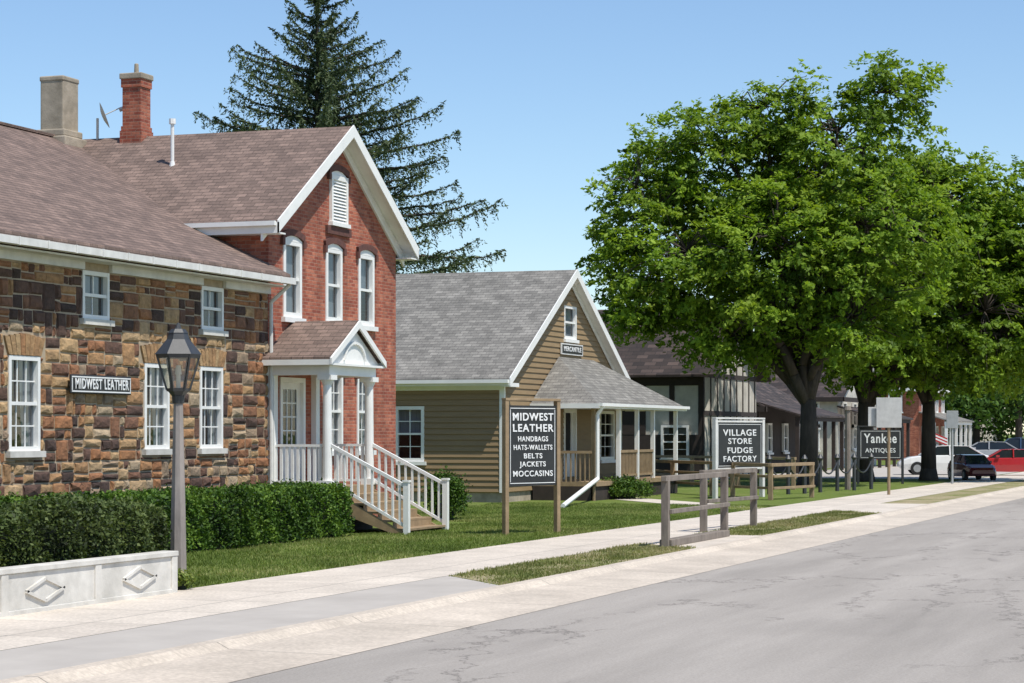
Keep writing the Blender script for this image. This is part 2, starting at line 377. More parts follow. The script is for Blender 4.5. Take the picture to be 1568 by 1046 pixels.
def blades(name, regions, per, hgt, mat='blade'):
    Cs = []
    for (x0, x1, y0, y1) in regions:
        n = int((x1-x0)*(y1-y0)*per)
        Cs.append(np.stack([rng.uniform(x0, x1, n), rng.uniform(y0, y1, n)], 1))
    P = np.concatenate(Cs)
    if mat == 'bladedry':
        sh = (P[:, 1]-9.88)/1.36; jj = rng.normal(size=len(P))*.12
        P = P[(P[:, 0]+jj > 27.75+1.6*sh) & ~((P[:, 0]+jj > 37.6+1.2*sh) & (P[:, 0]+jj < 42.6)) & ~((P[:, 0]+jj > 55.5+1.1*sh))]
        pt = np.sin(P[:, 0]*1.9+np.sin(P[:, 1]*3)*1.5)+np.sin(P[:, 0]*.8+P[:, 1]*4.1)
        P = P[(pt > -.7) | (rng.random(len(P)) < .3)]
    N = len(P); t = rng.uniform(0, 2*pi, N); w = .009; h = hgt*rng.uniform(.5, 1.4, N)
    h *= 1+.35*np.sin(P[:, 0]*2.7+np.sin(P[:, 1]*4))*np.sin(P[:, 1]*3.3+1)
    V = np.empty((N, 3, 3)); c, s = np.cos(t)*w, np.sin(t)*w
    V[:, 0] = np.stack([P[:, 0]-c, P[:, 1]-s, np.zeros(N)], 1); V[:, 1] = np.stack([P[:, 0]+c, P[:, 1]+s, np.zeros(N)], 1)
    V[:, 2] = np.stack([P[:, 0]+rng.normal(size=N)*.02, P[:, 1]+rng.normal(size=N)*.02, h], 1)
    me = bpy.data.meshes.new(name); me.from_pydata(V.reshape(-1, 3).tolist(), [], np.arange(3*N).reshape(-1, 3).tolist())
    tn = rng.normal(.48, .22, N)+.16*np.sin(P[:, 0]*1.3+np.sin(P[:, 1]*2.1)*2)*np.sin(P[:, 1]*1.7)+.16*np.sin(P[:, 0]*.47+P[:, 1]*.9+np.sin(P[:, 0]*1.1))
    at = me.attributes.new('tint', 'FLOAT', 'FACE'); at.data.foreach_set('value', np.clip(tn, 0, 1).astype(np.float32))
    me.materials.append(M[mat]); o = bpy.data.objects.new(name, me); scene.collection.objects.link(o)
blades('grass', [(25.3, 33, 13.42, 17.2), (33, 47, 13.40, 17.4), (47, 60, 13.42, 21.3)], 800, .04)
blades('grass.001', [(27.6, 56.8, 9.87, 11.27)], 900, .04, 'bladedry')

# ---------------------------------------------------------------- stone house
FY = 19.6
stone = empty('stone_house')
K = Kit(fy(FY))
def frect(p0, p1, q0, q1, Y):
    x0, x1 = XA(p0, Y), XA(p1, Y); xm = (x0+x1)/2
    return x0, x1, ZA(q1, xm, Y), ZA(q0, xm, Y)
SX1 = 40.93
lowz = frect(220, 258, 557, 688, FY)[2:]
upz = (frect(307, 340, 432, 506, FY)[2], 4.76)
wins = []
for (p0, p1) in ((12, 60), (220, 258), (305, 340)):
    x0, x1, _, _ = frect(p0, p1, 600, 640, FY); wins.append((x0, x1, lowz[0], lowz[1], 'low'))
for (p0, p1) in ((125, 166), (307, 341)):
    x0, x1, _, _ = frect(p0, p1, 600, 640, FY); wins.append((x0, x1, upz[0], upz[1], 'up'))
for x in (25.6, 28.6): wins.append((x, x+1.15, lowz[0], lowz[1], 'low'))
wins.append((28.3, 29.5, upz[0], upz[1], 'up'))
holes = [w[:4] for w in wins]
b = B(fy(FY)); wallgrid(b, 20, SX1, 0, 4.95, holes)
b.box(20, 20.2, -13, -.001, 0, 4.95); b.box(20, SX1-.01, -13.4, -13, 0, 4.95)
b.obj('mortar_wall', 'mortar', stone)
zones = list(holes)
sb = B(fy(FY))
def block(b, a, c, e, g, pr, t):
    b.t = t; i = min(.026, (c-a)*.25, (g-e)*.25)
    def q(s=.009): return random.uniform(-s, s)
    A = [(a+q(), .001, e+q()), (c+q(), .001, e+q()), (c+q(), .001, g+q()), (a+q(), .001, g+q())]
    def j(): return random.uniform(.4, 1.8)*i
    P = [(a+j(), pr*random.uniform(.7, 1.2), e+j()), (c-j(), pr*random.uniform(.7, 1.2), e+j()), (c-j(), pr*random.uniform(.7, 1.2), g-j()), (a+j(), pr*random.uniform(.7, 1.2), g-j())]
    mid = ((a+c)/2+q(.03), pr*random.uniform(1.1, 1.6), (e+g)/2+q(.02))
    for k in range(4):
        m = (k+1) % 4; b.face([P[k], P[m], mid]); b.face([A[k], A[m], P[m], P[k]])
for (x0, x1, z0, z1, kind) in wins:
    window(K, x0, x1, z0, z1, .075, 2 if kind == 'up' else 3, 2 if kind == 'low' else 1, 'sides' if kind == 'low' else 'half', sill=True)
    zones.append((x0-.12, x1+.12, z0-.13, z0))
    if kind == 'low':
        n = 8; L = x0-.16; R = x1+.16; hh = .38; zones.append((L, R, z1, z1+hh)); xc = (L+R)/2
        for i in range(n):
            a, c = x0-.02+(x1-x0+.04)*i/n, x0-.02+(x1-x0+.04)*(i+1)/n
            ta, tcx = xc+(a-xc)*1.26, xc+(c-xc)*1.26
            sb.t = random.choice([.62, .66, .7, .74, .6, .55])
            gg = .008; top = z1+hh-.01-abs(i-3.5)*.018
            P = [(a+gg, .035, z1+.01), (c-gg, .035, z1+.01), (tcx-gg, .035, top), (ta+gg, .035, top)]
            Q = [(p[0], .001, p[2]) for p in P]; sb.face(P)
            for k in range(4): m = (k+1) % 4; sb.face([Q[k], Q[m], P[m], P[k]])
def sub(rect, hs):
    out = [rect]
    for h in hs:
        nx = []
        for r in out:
            a, c, e, g = r
            if h[0] >= c or h[1] <= a or h[2] >= g or h[3] <= e: nx.append(r); continue
            if a < h[0]: nx.append((a, h[0], e, g))
            if c > h[1]: nx.append((h[1], c, e, g))
            m0, m1 = max(a, h[0]), min(c, h[1])
            if e < h[2]: nx.append((m0, m1, e, h[2]))
            if g > h[3]: nx.append((m0, m1, h[3], g))
        out = nx
    return out
z = 0
TT = [.02, .08, .14, .2, .26, .32, .38, .44, .48, .52, .56, .6, .64, .68, .74, .8, .88, .95]
while z < 4.72:
    hh = random.uniform(.34, .48); zt = min(z+hh, 4.76)
    if 4.76-zt < .2: zt = 4.76
    hh = zt-z; x = 20-random.random()*.4
    while x < SX1:
        w = random.uniform(.24, .62); xe = min(x+w, SX1); r_ = random.random(); zs = z+hh*random.uniform(.38, .62)
        if r_ < .10: parts = [(x, min(x+w*.7, xe), z, zt), (min(x+w*.7, xe), xe, z, zs), (min(x+w*.7, xe), xe, zs, zt)]
        elif r_ < .60: parts = [(x, xe, z, zs), (x, xe, zs, zt)]
        elif r_ < .76: xm = x+w*random.uniform(.35, .65); parts = [(x, xe, z, zs), (x, min(xm, xe), zs, zt), (min(xm, xe), xe, zs, zt)]
        elif r_ < .92: xm = x+w*random.uniform(.35, .65); parts = [(x, min(xm, xe), z, zs), (min(xm, xe), xe, z, zs), (x, xe, zs, zt)]
        else: parts = [(x, xe, z, z+hh*.36), (x, xe, z+hh*.36, z+hh*.68), (x, xe, z+hh*.68, zt)]
        for pr in parts:
            for r in sub(pr, zones):
                gp = .012
                if r[1]-r[0] > .07 and r[3]-r[2] > .06:
                    t = random.choice(TT)
                    if r[2] > 3.7: t *= .75  # eave shade painted into the upper blocks as a darker tint
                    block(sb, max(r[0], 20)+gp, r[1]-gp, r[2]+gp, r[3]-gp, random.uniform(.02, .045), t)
        x = xe
    z = zt
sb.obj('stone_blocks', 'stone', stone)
K.done(stone, sill='concwhite')
b = B()
for (a, c) in ((20, 28.29), (29.51, wins[3][0]-.01), (wins[3][1]+.01, wins[4][0]-.01), (wins[4][1]+.01, SX1)):
    b.box(a, c, FY-.075, FY-.002, 4.765, 4.9)
b.box(20, SX1+.02, 19.2, FY-.001, 4.9, 4.93)
b.obj('frieze_and_soffit', 'trimgrey', stone)
b = B()
b.box(20, SX1+.1, 19.02, 19.18, 4.95, 5.07)
for i in range(24): b.box(20.3+i*.87, 20.34+i*.87, 19.005, 19.03, 4.94, 5.075)
b.tube((SX1+.02, 19.12, 4.95), (SX1-.05, 19.5, 4.6), .04); b.tube((SX1-.05, 19.5, 4.6), (SX1-.05, 19.5, .9), .04)
b.obj('gutter', 'trimgrey', stone)
RZ, RY = 8.42, 26.0
sl = (RZ-5.06)/(RY-19.12)
b = B()
def stz(y): return 5.06+(y-19.12)*sl
poly = [(20, 19.12), (SX1+.05, 19.12), (SX1+.05, 19.8), (44.3, 19.8), (44.3, RY), (20, RY)]
b.prism([(x, y, stz(y)) for x, y in poly], (0, 0, .09))
b.prism([(20, RY, RZ), (44.3, RY, RZ), (44.3, 33.2, 5.0), (20, 33.2, 5.0)], (0, 0, .09))
b.obj('shingle_roof', 'shbrown', stone)
b = B(); b.box(20, 44.0, RY-.13, RY-.0, RZ+.06, RZ+.115); b.box(20, 44.0, RY, RY+.13, RZ+.06, RZ+.113); b.obj('ridge_caps', 'shbrown', stone)
cx = XA(91, RY); b = B(); b.box(cx-.33, cx+.33, RY-.29, RY+.29, 7.9, 9.80); b.box(cx-.345, cx+.345, RY-.305, RY+.305, 9.72, 9.84)
b.box(cx-.47, cx+.47, RY-.43, RY+.43, 8.1, 8.5); b.box(cx-.40, cx+.40, RY-.36, RY+.36, 8.5, 8.66); b.obj('rendered_chimney', 'chimney', stone, bevel=.03)
b = B(); b.tube((cx+.62, RY-.6, 8.2), (cx+.62, RY-.6, 9.0), .03)
p = Vector((cx+.66, RY-.7, 9.05)); dn = Vector((.45, -.75, .35)).normalized(); b.tube(p, p+dn*.05, .12, .3, n=20); b.tube(p, p+dn*.42+Vector((0, 0, .04)), .012); b.tube(p+dn*.40, p+dn*.5, .05)
b.obj('satellite_dish', 'signback', stone)
x0, x1, z0, z1 = frect(99, 192, 575, 604, FY)
sg = empty('shop_sign'); b = B(fy(FY)); b.box(x0, x1, .085, .12, z0, z1); b.obj('board', 'black', sg, bevel=.02)
b = B(fy(FY)); w = .022
b.box(x0+.03, x1-.03, .118, .126, z0+.03, z0+.03+w); b.box(x0+.03, x1-.03, .118, .126, z1-.03-w, z1-.03)
b.box(x0+.03, x0+.03+w, .118, .125, z0+.06, z1-.06); b.box(x1-.03-w, x1-.03, .118, .125, z0+.06, z1-.06); b.obj('border', 'letters', sg)
text('lettering', 'MIDWEST LEATHER', ((x0+x1)/2, FY-.13, (z0+z1)/2), (1, 0, 0), (0, -1, 0), (x1-x0)*.88, .18, 'letters', sg)

# ---------------------------------------------------------------- brick house
br = empty('brick_house'); K = Kit(fy(FY))
BX0, BX1 = 40.96, XA(606, FY); AX, AZ, EZ = 44.33, 8.46, 6.12
EL, ER = 40.6, 48.06; YF = 19.22
ws = []
for (p0, p1, q0, q1) in ((433, 461, 364, 487), (498, 523, 376, 494), (548, 572, 389, 499)):
    x0, x1, _, _ = frect(p0, p1, q0, q1, FY); ws.append([x0, x1])
zt = frect(498, 523, 380, 494, FY)
up = [(w[0], w[1], zt[2], zt[3]) for w in ws]
low = [(XA(503, FY), XA(524, FY), 1.6, 3.3), (XA(546, FY), XA(569, FY), 1.6, 3.3)]
dx0, dx1 = XA(428, FY), XA(466, FY); door = (dx0, dx1, .92, 3.12)
b = B(fy(FY)); wallgrid(b, BX0, BX1, 0, EZ, up+low+[door])
pk = lambda x: EZ+(AZ-EZ)*(1-abs(x-AX)/(AX-EL))
b.face([(BX0, 0, EZ), (BX1, 0, EZ), (BX1, 0, pk(BX1)-.02), (AX, 0, AZ-.04), (BX0, 0, pk(BX0)-.02)])
b.fr = ident
b.face([(BX0, FY, 0), (BX0, 34, 0), (BX0, 34, EZ+.15), (BX0, FY, EZ+.15)])
b.face([(BX1, FY, 0), (BX1, 34, 0), (BX1, 34, EZ+.15), (BX1, FY, EZ+.15)])
b.face([(BX0, 34, 0), (BX1, 34, 0), (BX1, 34, EZ), (AX, 34, AZ), (BX0, 34, EZ)])
b.obj('brick_walls', 'brick', br)
for i, (x0, x1, z0, z1) in enumerate(up):
    window(K, x0, x1, z0, z1, .11, 1, 1, 'full' if i < 2 else 'half')
for (x0, x1, z0, z1) in low: window(K, x0, x1, z0, z1, .09, 2, 2, 'sides')
hb = B(fy(FY)); wb = B(fy(FY)); hw_ = B(fy(FY))
def hood(x0, x1, z1, rise=.10, th=.13, pr=.06):
    xc = (x0+x1)/2; hw = (x1-x0)/2+.07; n = 12
    f = lambda t: z1-.01+rise*(1-t*t)
    for i in range(n):
        t0, t1 = -1+2*i/n, -1+2*(i+1)/n
        P = [(xc+hw*t0, .001, f(t0)), (xc+hw*t1, .001, f(t1)), (xc+hw*t1*1.06, .001, f(t1)+th), (xc+hw*t0*1.06, .001, f(t0)+th)]
        hb.prism(P, (0, pr, 0))
        k = (hw-.07)/hw; hw_.prism([(xc+hw*t0*k, .0015, z1-.03), (xc+hw*t1*k, .0015, z1-.03), (xc+hw*t1*k, .0015, f(t1)+.004), (xc+hw*t0*k, .0015, f(t0)+.004)], (0, .024, 0))
    for s in (-1, 1):
        hb.box(xc+s*hw-.055, xc+s*hw+.055, 0.002, pr+.01, z1-.13, z1+.02)
for (x0, x1, z0, z1) in up: hood(x0, x1, z1)
for (x0, x1, z0, z1) in low: hood(x0, x1, z1)
x0, x1, z0, z1 = frect(504, 529, 270, 342, FY)
wb.box(x0, x0+.08, .002, .07, z0, z1); wb.box(x1-.08, x1, .002, .07, z0, z1); wb.box(x0+.08, x1-.08, .002, .065, z1-.10, z1); wb.box(x0-.05, x1+.05, .002, .11, z0-.08, z0)
nl = 13
for i in range(nl):
    zz = z0+(z1-.10-z0)*i/nl; wb.prism([(x0+.08, .05, zz), (x1-.08, .05, zz), (x1-.08, .015, zz+.06), (x0+.08, .015, zz+.06)], (0, .006, .008))
wb.obj('attic_louvre', 'white', br)
hood(x0, x1, z1+.02); hb.box(x0-.2, x1+.2, .002, .06, z0-.26, z0-.09); hb.obj('brick_hoods', 'brickdark', br); hw_.obj('arched_heads', 'white', br)
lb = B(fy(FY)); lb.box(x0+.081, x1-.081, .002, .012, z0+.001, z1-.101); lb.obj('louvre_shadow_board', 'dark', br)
b = B(); th = .09
b.prism([(EL, YF, EZ), (AX, YF, AZ), (AX, 34.3, AZ), (EL, 34.3, EZ)], (0, 0, th))
b.prism([(AX, YF, AZ), (ER, YF, EZ+.02), (ER, 34.3, EZ+.02), (AX, 34.3, AZ)], (0, 0, th)); b.obj('shingle_roof', 'shbrowny', br)
b = B()
for (e, s) in ((EL, 1), (ER, -1)):
    b.prism([(e-.03*s, YF-.03, EZ-.17), (AX, YF-.03, AZ-.15), (AX, YF-.03, AZ+.11), (e-.03*s, YF-.03, EZ+.09)], (0, .028, 0))
    b.prism([(e, YF, EZ-.03), (AX, YF, AZ-.03), (AX, FY-.003, AZ-.03), (e, FY-.003, EZ-.03)], (0, 0, .025))
    b.prism([(e-.0*s, FY-.05, EZ-.32), (AX, FY-.05, AZ-.22), (AX, FY-.05, AZ-.04), (e, FY-.05, EZ-.04)], (0, .046, 0))
b.box(EL-.03, EL+.0, YF-.03, 21.2, EZ-.17, EZ+.05); b.box(EL, BX0-.002, YF, 21.2, EZ-.17, EZ-.14)
b.box(EL-.12, EL-.032, YF+.02, 21.3, EZ-.02, EZ+.07)
b.box(ER, ER+.03, YF-.03, 34.2, EZ-.17, EZ+.05); b.box(BX1+.002, ER, YF, 34.2, EZ-.17, EZ-.14)
b.obj('white_rakes', 'white', br)
cy = YA(209, AX); b = B()
b.box(AX-.225, AX+.225, cy-.225, cy+.225, 8.0, 9.78); b.box(AX-.27, AX+.27, cy-.27, cy+.27, 8.2, 8.66); b.box(AX-.25, AX+.25, cy-.25, cy+.25, 8.66, 8.76)
b.box(AX-.25, AX+.25, cy-.25, cy+.25, 9.62, 9.8); b.obj('brick_chimney', 'brick', br)
b = B(); b.box(AX-.28, AX+.28, cy-.28, cy+.28, 9.8, 9.93); b.tube((AX, cy, 9.93), (AX, cy, 10.17), .06, .05); b.obj('chimney_cap', 'chimney', br, bevel=.02)
b = B(); vx = 43.0; vy = YA(264, vx); b.tube((vx, vy, 7.4), (vx, vy, ZA(186, vx, vy)), .04); b.tube((vx, vy, ZA(190, vx, vy)), (vx, vy, ZA(182, vx, vy)), .075); b.tube((vx, vy, 7.5), (vx, vy, 7.78), .10, .05); b.obj('vent_pipe', 'white', br)
# porch
PZ = .92; PY = 18.32; px0, px1 = 40.98, 43.1
w = B()
def col(x, y, z0, z1, r):
    w.box(x-r*1.35, x+r*1.35, y-r*1.35, y+r*1.35, z0, z0+.12)
    w.tube((x, y, z0+.12), (x, y, z1-.16), r, r*.86, 14); w.tube((x, y, z1-.2), (x, y, z1-.1), r*.9, r*1.35, 14); w.box(x-r*1.5, x+r*1.5, y-r*1.5, y+r*1.5, z1-.1, z1)
col(px0, PY, PZ, 3.14, .10); col(px1, PY, PZ, 3.14, .10)
w.box(px0-.09, px0+.09, FY-.16, FY-.004, PZ, 3.14); w.box(px1-.09, px1+.09, FY-.12, FY-.004, PZ, 3.14)
w.box(px0-.12, px1+.12, PY-.1, PY+.1, 3.14, 3.36); w.box(px0-.12, px0+.1, PY+.1, FY-.002, 3.14, 3.36); w.box(px1-.1, px1+.12, PY+.1, FY-.002, 3.14, 3.36)
w.box(px0+.1, px1-.1, PY+.1, FY-.002, 3.30, 3.33)
PX = (px0+px1)/2; pe0, pe1 = px0-.3, px1+.3; PA = 4.16; PF = PY-.22
w.prism([(pe0, PF+.1, 3.365), (pe1, PF+.1, 3.365), (PX, PF+.1, PA-.06)], (0, .05, 0))
for (e, s) in ((pe0, 1), (pe1, -1)):
    w.prism([(e-.04*s, PF-.03, 3.34), (PX, PF-.03, PA-.05), (PX, PF-.03, PA+.1), (e-.04*s, PF-.03, 3.47)], (0, .04, 0))
w.box(pe0-.03, pe0+.01, PF, FY-.002, 3.33, 3.44); w.box(pe1-.01, pe1+.03, PF, FY-.002, 3.33, 3.44)
w.box(pe0, pe1, PF, PF+.12, 3.33, 3.375)
for i in range(10):
    t0, t1 = pi*i/10, pi*(i+1)/10
    w.bar((PX-cos(t0)*.52, PF+.08, 3.45+sin(t0)*.36), (PX-cos(t1)*.52, PF+.08, 3.45+sin(t1)*.36), .05)
w.obj('porch_columns_and_pediment', 'white', br)
b = B()
for e in (pe0, pe1): b.prism([(e, PF, 3.44), (PX, PF, PA+.06), (PX, FY, PA+.06), (e, FY, 3.44)], (0, 0, .05))
b.obj('porch_roof', 'shbrowny', br)
b = B(); b.box(px0-.1, px1+.1, PY-.12, FY-.002, PZ-.1, PZ)
nst = 5; run = (PY-.12-16.62)/nst
for i in range(nst):
    zz = PZ-.1-(i)*.164-.06; y1 = PY-.12-i*run
    b.box(px0+.02, px1-.02, y1-run-.02, y1, zz-.04, zz)
    b.box(px0+.04, px1-.04, y1-.02, y1-.003, zz, zz+.12)
for xx in (px0+.0, px1-.05): b.prism([(xx, PY-.12, PZ-.1), (xx, 16.62, .0), (xx, 16.9, 0), (xx, PY-.12, .45)], (.045, 0, 0))
b.obj('timber_steps', 'woodtan', br)
b = B(); b.box(px0, px0+.03, PY, FY-.002, 0, PZ-.1); b.box(px0+.03, px1, PY-.08, PY-.04, 0, PZ-.1); b.obj('porch_skirt', 'timber', br)
w = B()
RB = PZ+.84
for xx in (px0, px1):
    w.box(xx-.035, xx+.035, PY+.08, FY-.12, RB-.05, RB); w.box(xx-.03, xx+.03, PY+.08, FY-.12, PZ+.06, PZ+.11)
    n = 9
    for i in range(n):
        y = PY+.15+(FY-.16-PY-.15)*i/(n-1); w.box(xx-.025, xx+.025, y-.028, y+.028, PZ+.11, RB-.05)
    by = 16.62; w.box(xx-.055, xx+.055, by-.055, by+.055, 0, 1.02); w.box(xx-.07, xx+.07, by-.07, by+.07, 1.02, 1.06)
    w.bar((xx, PY-.08, RB-.02), (xx, by, .93), .065); w.bar((xx, PY-.08, PZ+.10), (xx, by, .14), .055)
    n = 11
    for i in range(1, n):
        t = i/n; y = PY-.08+(by-PY+.08)*t; w.box(xx-.02, xx+.02, y-.02, y+.02, PZ+.1+(.14-PZ-.1)*t, RB-.04+(.93-RB+.02)*t)
w.obj('porch_railings', 'white', br)
w = B(fy(FY)); w.box(dx0, dx0+.1, -.1, .03, .92, 3.12); w.box(dx1-.1, dx1, -.1, .03, .92, 3.12); w.box(dx0+.1, dx1-.1, -.1, .028, 3.02, 3.12)
a, c = dx0+.1, dx1-.1; w.box(a, c, -.09, -.05, .93, 1.75); w.box(a, a+.16, -.09, -.05, 1.75, 3.02); w.box(c-.16, c, -.09, -.05, 1.75, 3.02); w.box(a+.16, c-.16, -.09, -.05, 2.88, 3.02)
for i in (1, 2): uu = a+.16+(c-a-.32)*i/3; w.box(uu-.012, uu+.012, -.08, -.055, 1.75, 2.88)
for i in (1, 2, 3): zz = 1.75+1.13*i/4; w.box(a+.16, c-.16, -.078, -.058, zz-.012, zz+.012)
w.obj('front_door', 'white', br)
K.gl.face([(a+.1, -.07, 1.7), (c-.1, -.07, 1.7), (c-.1, -.07, 2.9), (a+.1, -.07, 2.9)]); K.dk.box(a-.3, c+.3, -.8, -.75, .8, 3.2)
K.done(br)

# ---------------------------------------------------------------- tan clapboard house
tan_ = empty('clapboard_house')
TX0, TX1, TY, TYB = 60.3, 71.9, 21.5, 31.0
TE0, TE1, TYF = 59.95, 72.3, 21.18; TAX, TAZ, TEZ = 66.15, 6.93, 3.46
def clap(b, ufun, z0, z1, holes, step=.165):
    z = z0
    while z < z1-1e-3:
        zn = min(z+step, z1)
        zm = (z+zn)/2; segs = [ufun(zm)]
        for h in holes:
            if h[2] < zm < h[3]:
                ns = []
                for (a, c) in segs:
                    if h[0] > a and h[1] < c: ns += [(a, h[0]), (h[1], c)]
                    else: ns.append((a, c))
                segs = ns
        for (a, c) in segs:
            b.face([(a, .036, z), (c, .036, z), (c, .004, zn), (a, .004, zn)]); b.face([(a, .004, z), (c, .004, z), (c, .036, z), (a, .036, z)])
        z = zn
kx = Kit(fx(TX0)); ky = Kit(fy(TY))
wy0, wy1 = YA(650, TX0), YA(604, TX0)
wz0, wz1 = ZA(707, TX0, 24), ZA(622, TX0, 24)
sw = (wy0, wy1, wz0, wz1); sw2 = (27.3, 28.5, wz0, wz1)
b = B(fx(TX0)); clap(b, lambda z: (TY, TYB), .30, 3.4, [sw, sw2])
b.fr = fy(TY); aw = frect(863, 882, 468, 520, TY); tdoor = (XA(862, TY), XA(881, TY), .55, 2.72)
tw2 = (XA(918, TY), XA(940, TY), 1.1, 2.7)
tz = lambda z: (TX0, TX1) if z < TEZ+.1 else (TAX-(TAZ-z)/(TAZ-TEZ)*(TAX-TE0), TAX+(TAZ-z)/(TAZ-TEZ)*(TE1-TAX))
clap(b, tz, .3, TAZ-.06, [aw, tdoor, tw2]); b.obj('clapboards', 'clap', tan_)
b = B(fx(TX0)); wallgrid(b, TY, TYB, .28, 3.45, [sw, sw2], n=.0); b.fr = fy(TY); wallgrid(b, TX0, TX1, .28, 3.5, [tdoor, tw2])
wallgrid(b, aw[0]-.5, aw[1]+.5, 3.5, 6.0, [aw]); b.fr = ident
b.face([(TX1, TY, 0), (TX1, TYB, 0), (TX1, TYB, 3.5), (TX1, TY, 3.5)]); b.face([(TX0, TYB, 0), (TX1, TYB, 0), (TX1, TYB, 3.5), (TAX, TYB, TAZ), (TX0, TYB, 3.5)])
b.obj('sheathing', 'clap', tan_)
b = B(); b.box(TX0+.03, TX1, TY+.03, TYB, 0, .29); b.obj('foundation', 'chimney', tan_)
window(kx, *sw, .1, 2, 2, 'half', sill=True); window(kx, *sw2, .1, 2, 2, None)
window(ky, *aw, .1, 1, 1, 'full'); window(ky, *tw2, .1, 2, 2, None)
kx.done(tan_, '_side'); ky.done(tan_, '_front')
w = B()
w.box(TX0-.045, TX0-.031+.1, TY-.046, TY+.1, .28, 3.42); w.box(TX1-.08, TX1+.03, TY-.046, TY+.03, .28, 3.42)
w.box(TX0-.046, TX0, TY+.1, TYB, 3.2, 3.36)
w.box(TE0-.03, TE0, TYF, TYB+.3, TEZ-.14, TEZ+.03); w.box(TE0-.12, TE0-.032, TYF+.02, TYB+.3, TEZ-.07, TEZ+.03); w.box(TE0, TX0, TYF, TYB, TEZ-.12, TEZ-.09)
for (e, s) in ((TE0, 1), (TE1, -1)):
    w.prism([(e-.03*s, TYF-.03, TEZ-.17), (TAX, TYF-.03, TAZ-.16), (TAX, TYF-.03, TAZ+.1), (e-.03*s, TYF-.03, TEZ+.08)], (0, .028, 0))
    w.prism([(e, TYF, TEZ-.03), (TAX, TYF, TAZ-.03), (TAX, TY-.04, TAZ-.03), (e, TY-.04, TEZ-.03)], (0, 0, .025))
    w.prism([(e+.25*s, TY-.066, TEZ-.10), (TAX, TY-.066, TAZ-.24), (TAX, TY-.066, TAZ-.04), (e+.25*s, TY-.066, TEZ+.1)], (0, .024, 0))
w.box(TE0, TE0+.75, TYF-.02, TY-.04, TEZ-.17, TEZ-.06)
w.box(TE1-.75, TE1, TYF-.02, TY-.04, TEZ-.17, TEZ-.06)
w.obj('white_trim', 'white', tan_)
b = B(); b.prism([(TE0, TYF, TEZ), (TAX, TYF, TAZ), (TAX, TYB+.3, TAZ), (TE0, TYB+.3, TEZ)], (0, 0, .08)); b.prism([(TAX, TYF, TAZ), (TE1, TYF, TEZ), (TE1, TYB+.3, TEZ), (TAX, TYB+.3, TAZ)], (0, 0, .08)); b.obj('shingle_roof', 'shgreyy', tan_)
QY = 19.6; qx0, qx1 = 62.75, 72.0; QZ = 2.82; QT = 4.3
b = B(); A_ = (65.2, TY-.05, QT); B_ = (68.7, TY-.05, QT); e0, e1 = qx0-.25, qx1+.3; yy = QY-.25
b.face([A_, B_, (e1, yy, QZ), (e0, yy, QZ)]); b.obj('porch_roof_front', 'shgreyx', tan_)
b = B(); b.face([A_, (e0, yy, QZ), (e0, TY-.05, QZ)]); b.face([B_, (e1, yy, QZ), (e1, TY-.05, QZ)]); b.obj('porch_roof_hips', 'shgreyy', tan_)
w = B(); w.box(e0-.03, e1+.03, yy-.03, yy, QZ-.12, QZ+.02); w.box(e0-.03, e0, yy, TY-.05, QZ-.12, QZ+.02); w.box(e1, e1+.03, yy, TY-.05, QZ-.12, QZ+.02)
w.box(e0, e1, yy, TY-.05, QZ-.10, QZ-.07)
w.box(e0-.02, e1+.02, yy-.13, yy-.032, QZ-.06, QZ+.03)
w.tube((e0+.2, yy-.08, QZ-.04), (e0+.2, QY-.16, QZ-.3), .06); w.tube((e0+.2, QY-.16, QZ-.3), (e0+.2, QY-.16, .62), .06)
ex, ey = G(862, 779); w.tube((e0+.2, QY-.16, .64), (ex, ey, .07), .065)
for xx in (qx0+2.6, qx0+4.6, qx0+6.4, qx1-.1): w.box(xx-.06, xx+.06, QY-.06, QY+.06, .55, QZ-.1)
w.obj('porch_gutter_and_posts', 'white', tan_)
b = B(); b.box(qx0, qx1, QY-.1, TY-.04, .42, .55)
for xx0, xx1 in ((qx0+2.6, qx0+4.6), (qx0+4.6, qx0+6.4)):
    b.box(xx0+.06, xx1-.06, QY-.04, QY+.04, 1.38, 1.46); b.box(xx0+.06, xx1-.06, QY-.03, QY+.03, .66, .72)
    for i in range(12): u = xx0+.12+(xx1-xx0-.24)*i/11; b.box(u-.025, u+.025, QY-.02, QY+.02, .72, 1.38)
b.box(qx0-.03, qx0+.05, QY, TY-.05, 1.38, 1.46)
for i in range(12): y = QY+.1+1.6*i/11; b.box(qx0, qx0+.04, y-.02, y+.02, .55, 1.38)
for xx in (qx0+.05,): b.box(xx-.05, xx+.05, QY-.05, QY+.05, .0, QZ-.1)
b.obj('porch_deck_and_rails', 'woodtan', tan_)
b = B(); b.box(qx0+.05, qx1, QY-.04, QY, 0, .42); b.box(qx0+.0, qx0+.04, QY, TY-.05, 0, .42); b.obj('porch_skirt', 'timber', tan_)
w = B(fy(TY)); a, c = tdoor[0], tdoor[1]; w.box(a, a+.1, -.1, .05, .55, 2.72); w.box(c-.1, c, -.1, .05, .55, 2.72); w.box(a+.1, c-.1, -.1, .048, 2.6, 2.72); w.box(a+.1, c-.1, -.09, -.05, .55, 1.4); w.box(a+.1, a+.24, -.09, -.05, 1.4, 2.6); w.box(c-.24, c-.1, -.09, -.05, 1.4, 2.6); w.obj('front_door', 'white', tan_)
w = B(fy(TY)); w.box(a+.2, c-.2, -.12, -.1, 1.3, 2.62); w.obj('door_pane', 'dark', tan_)
x0, x1, z0, z1 = frect(856, 889, 527, 544, TY)
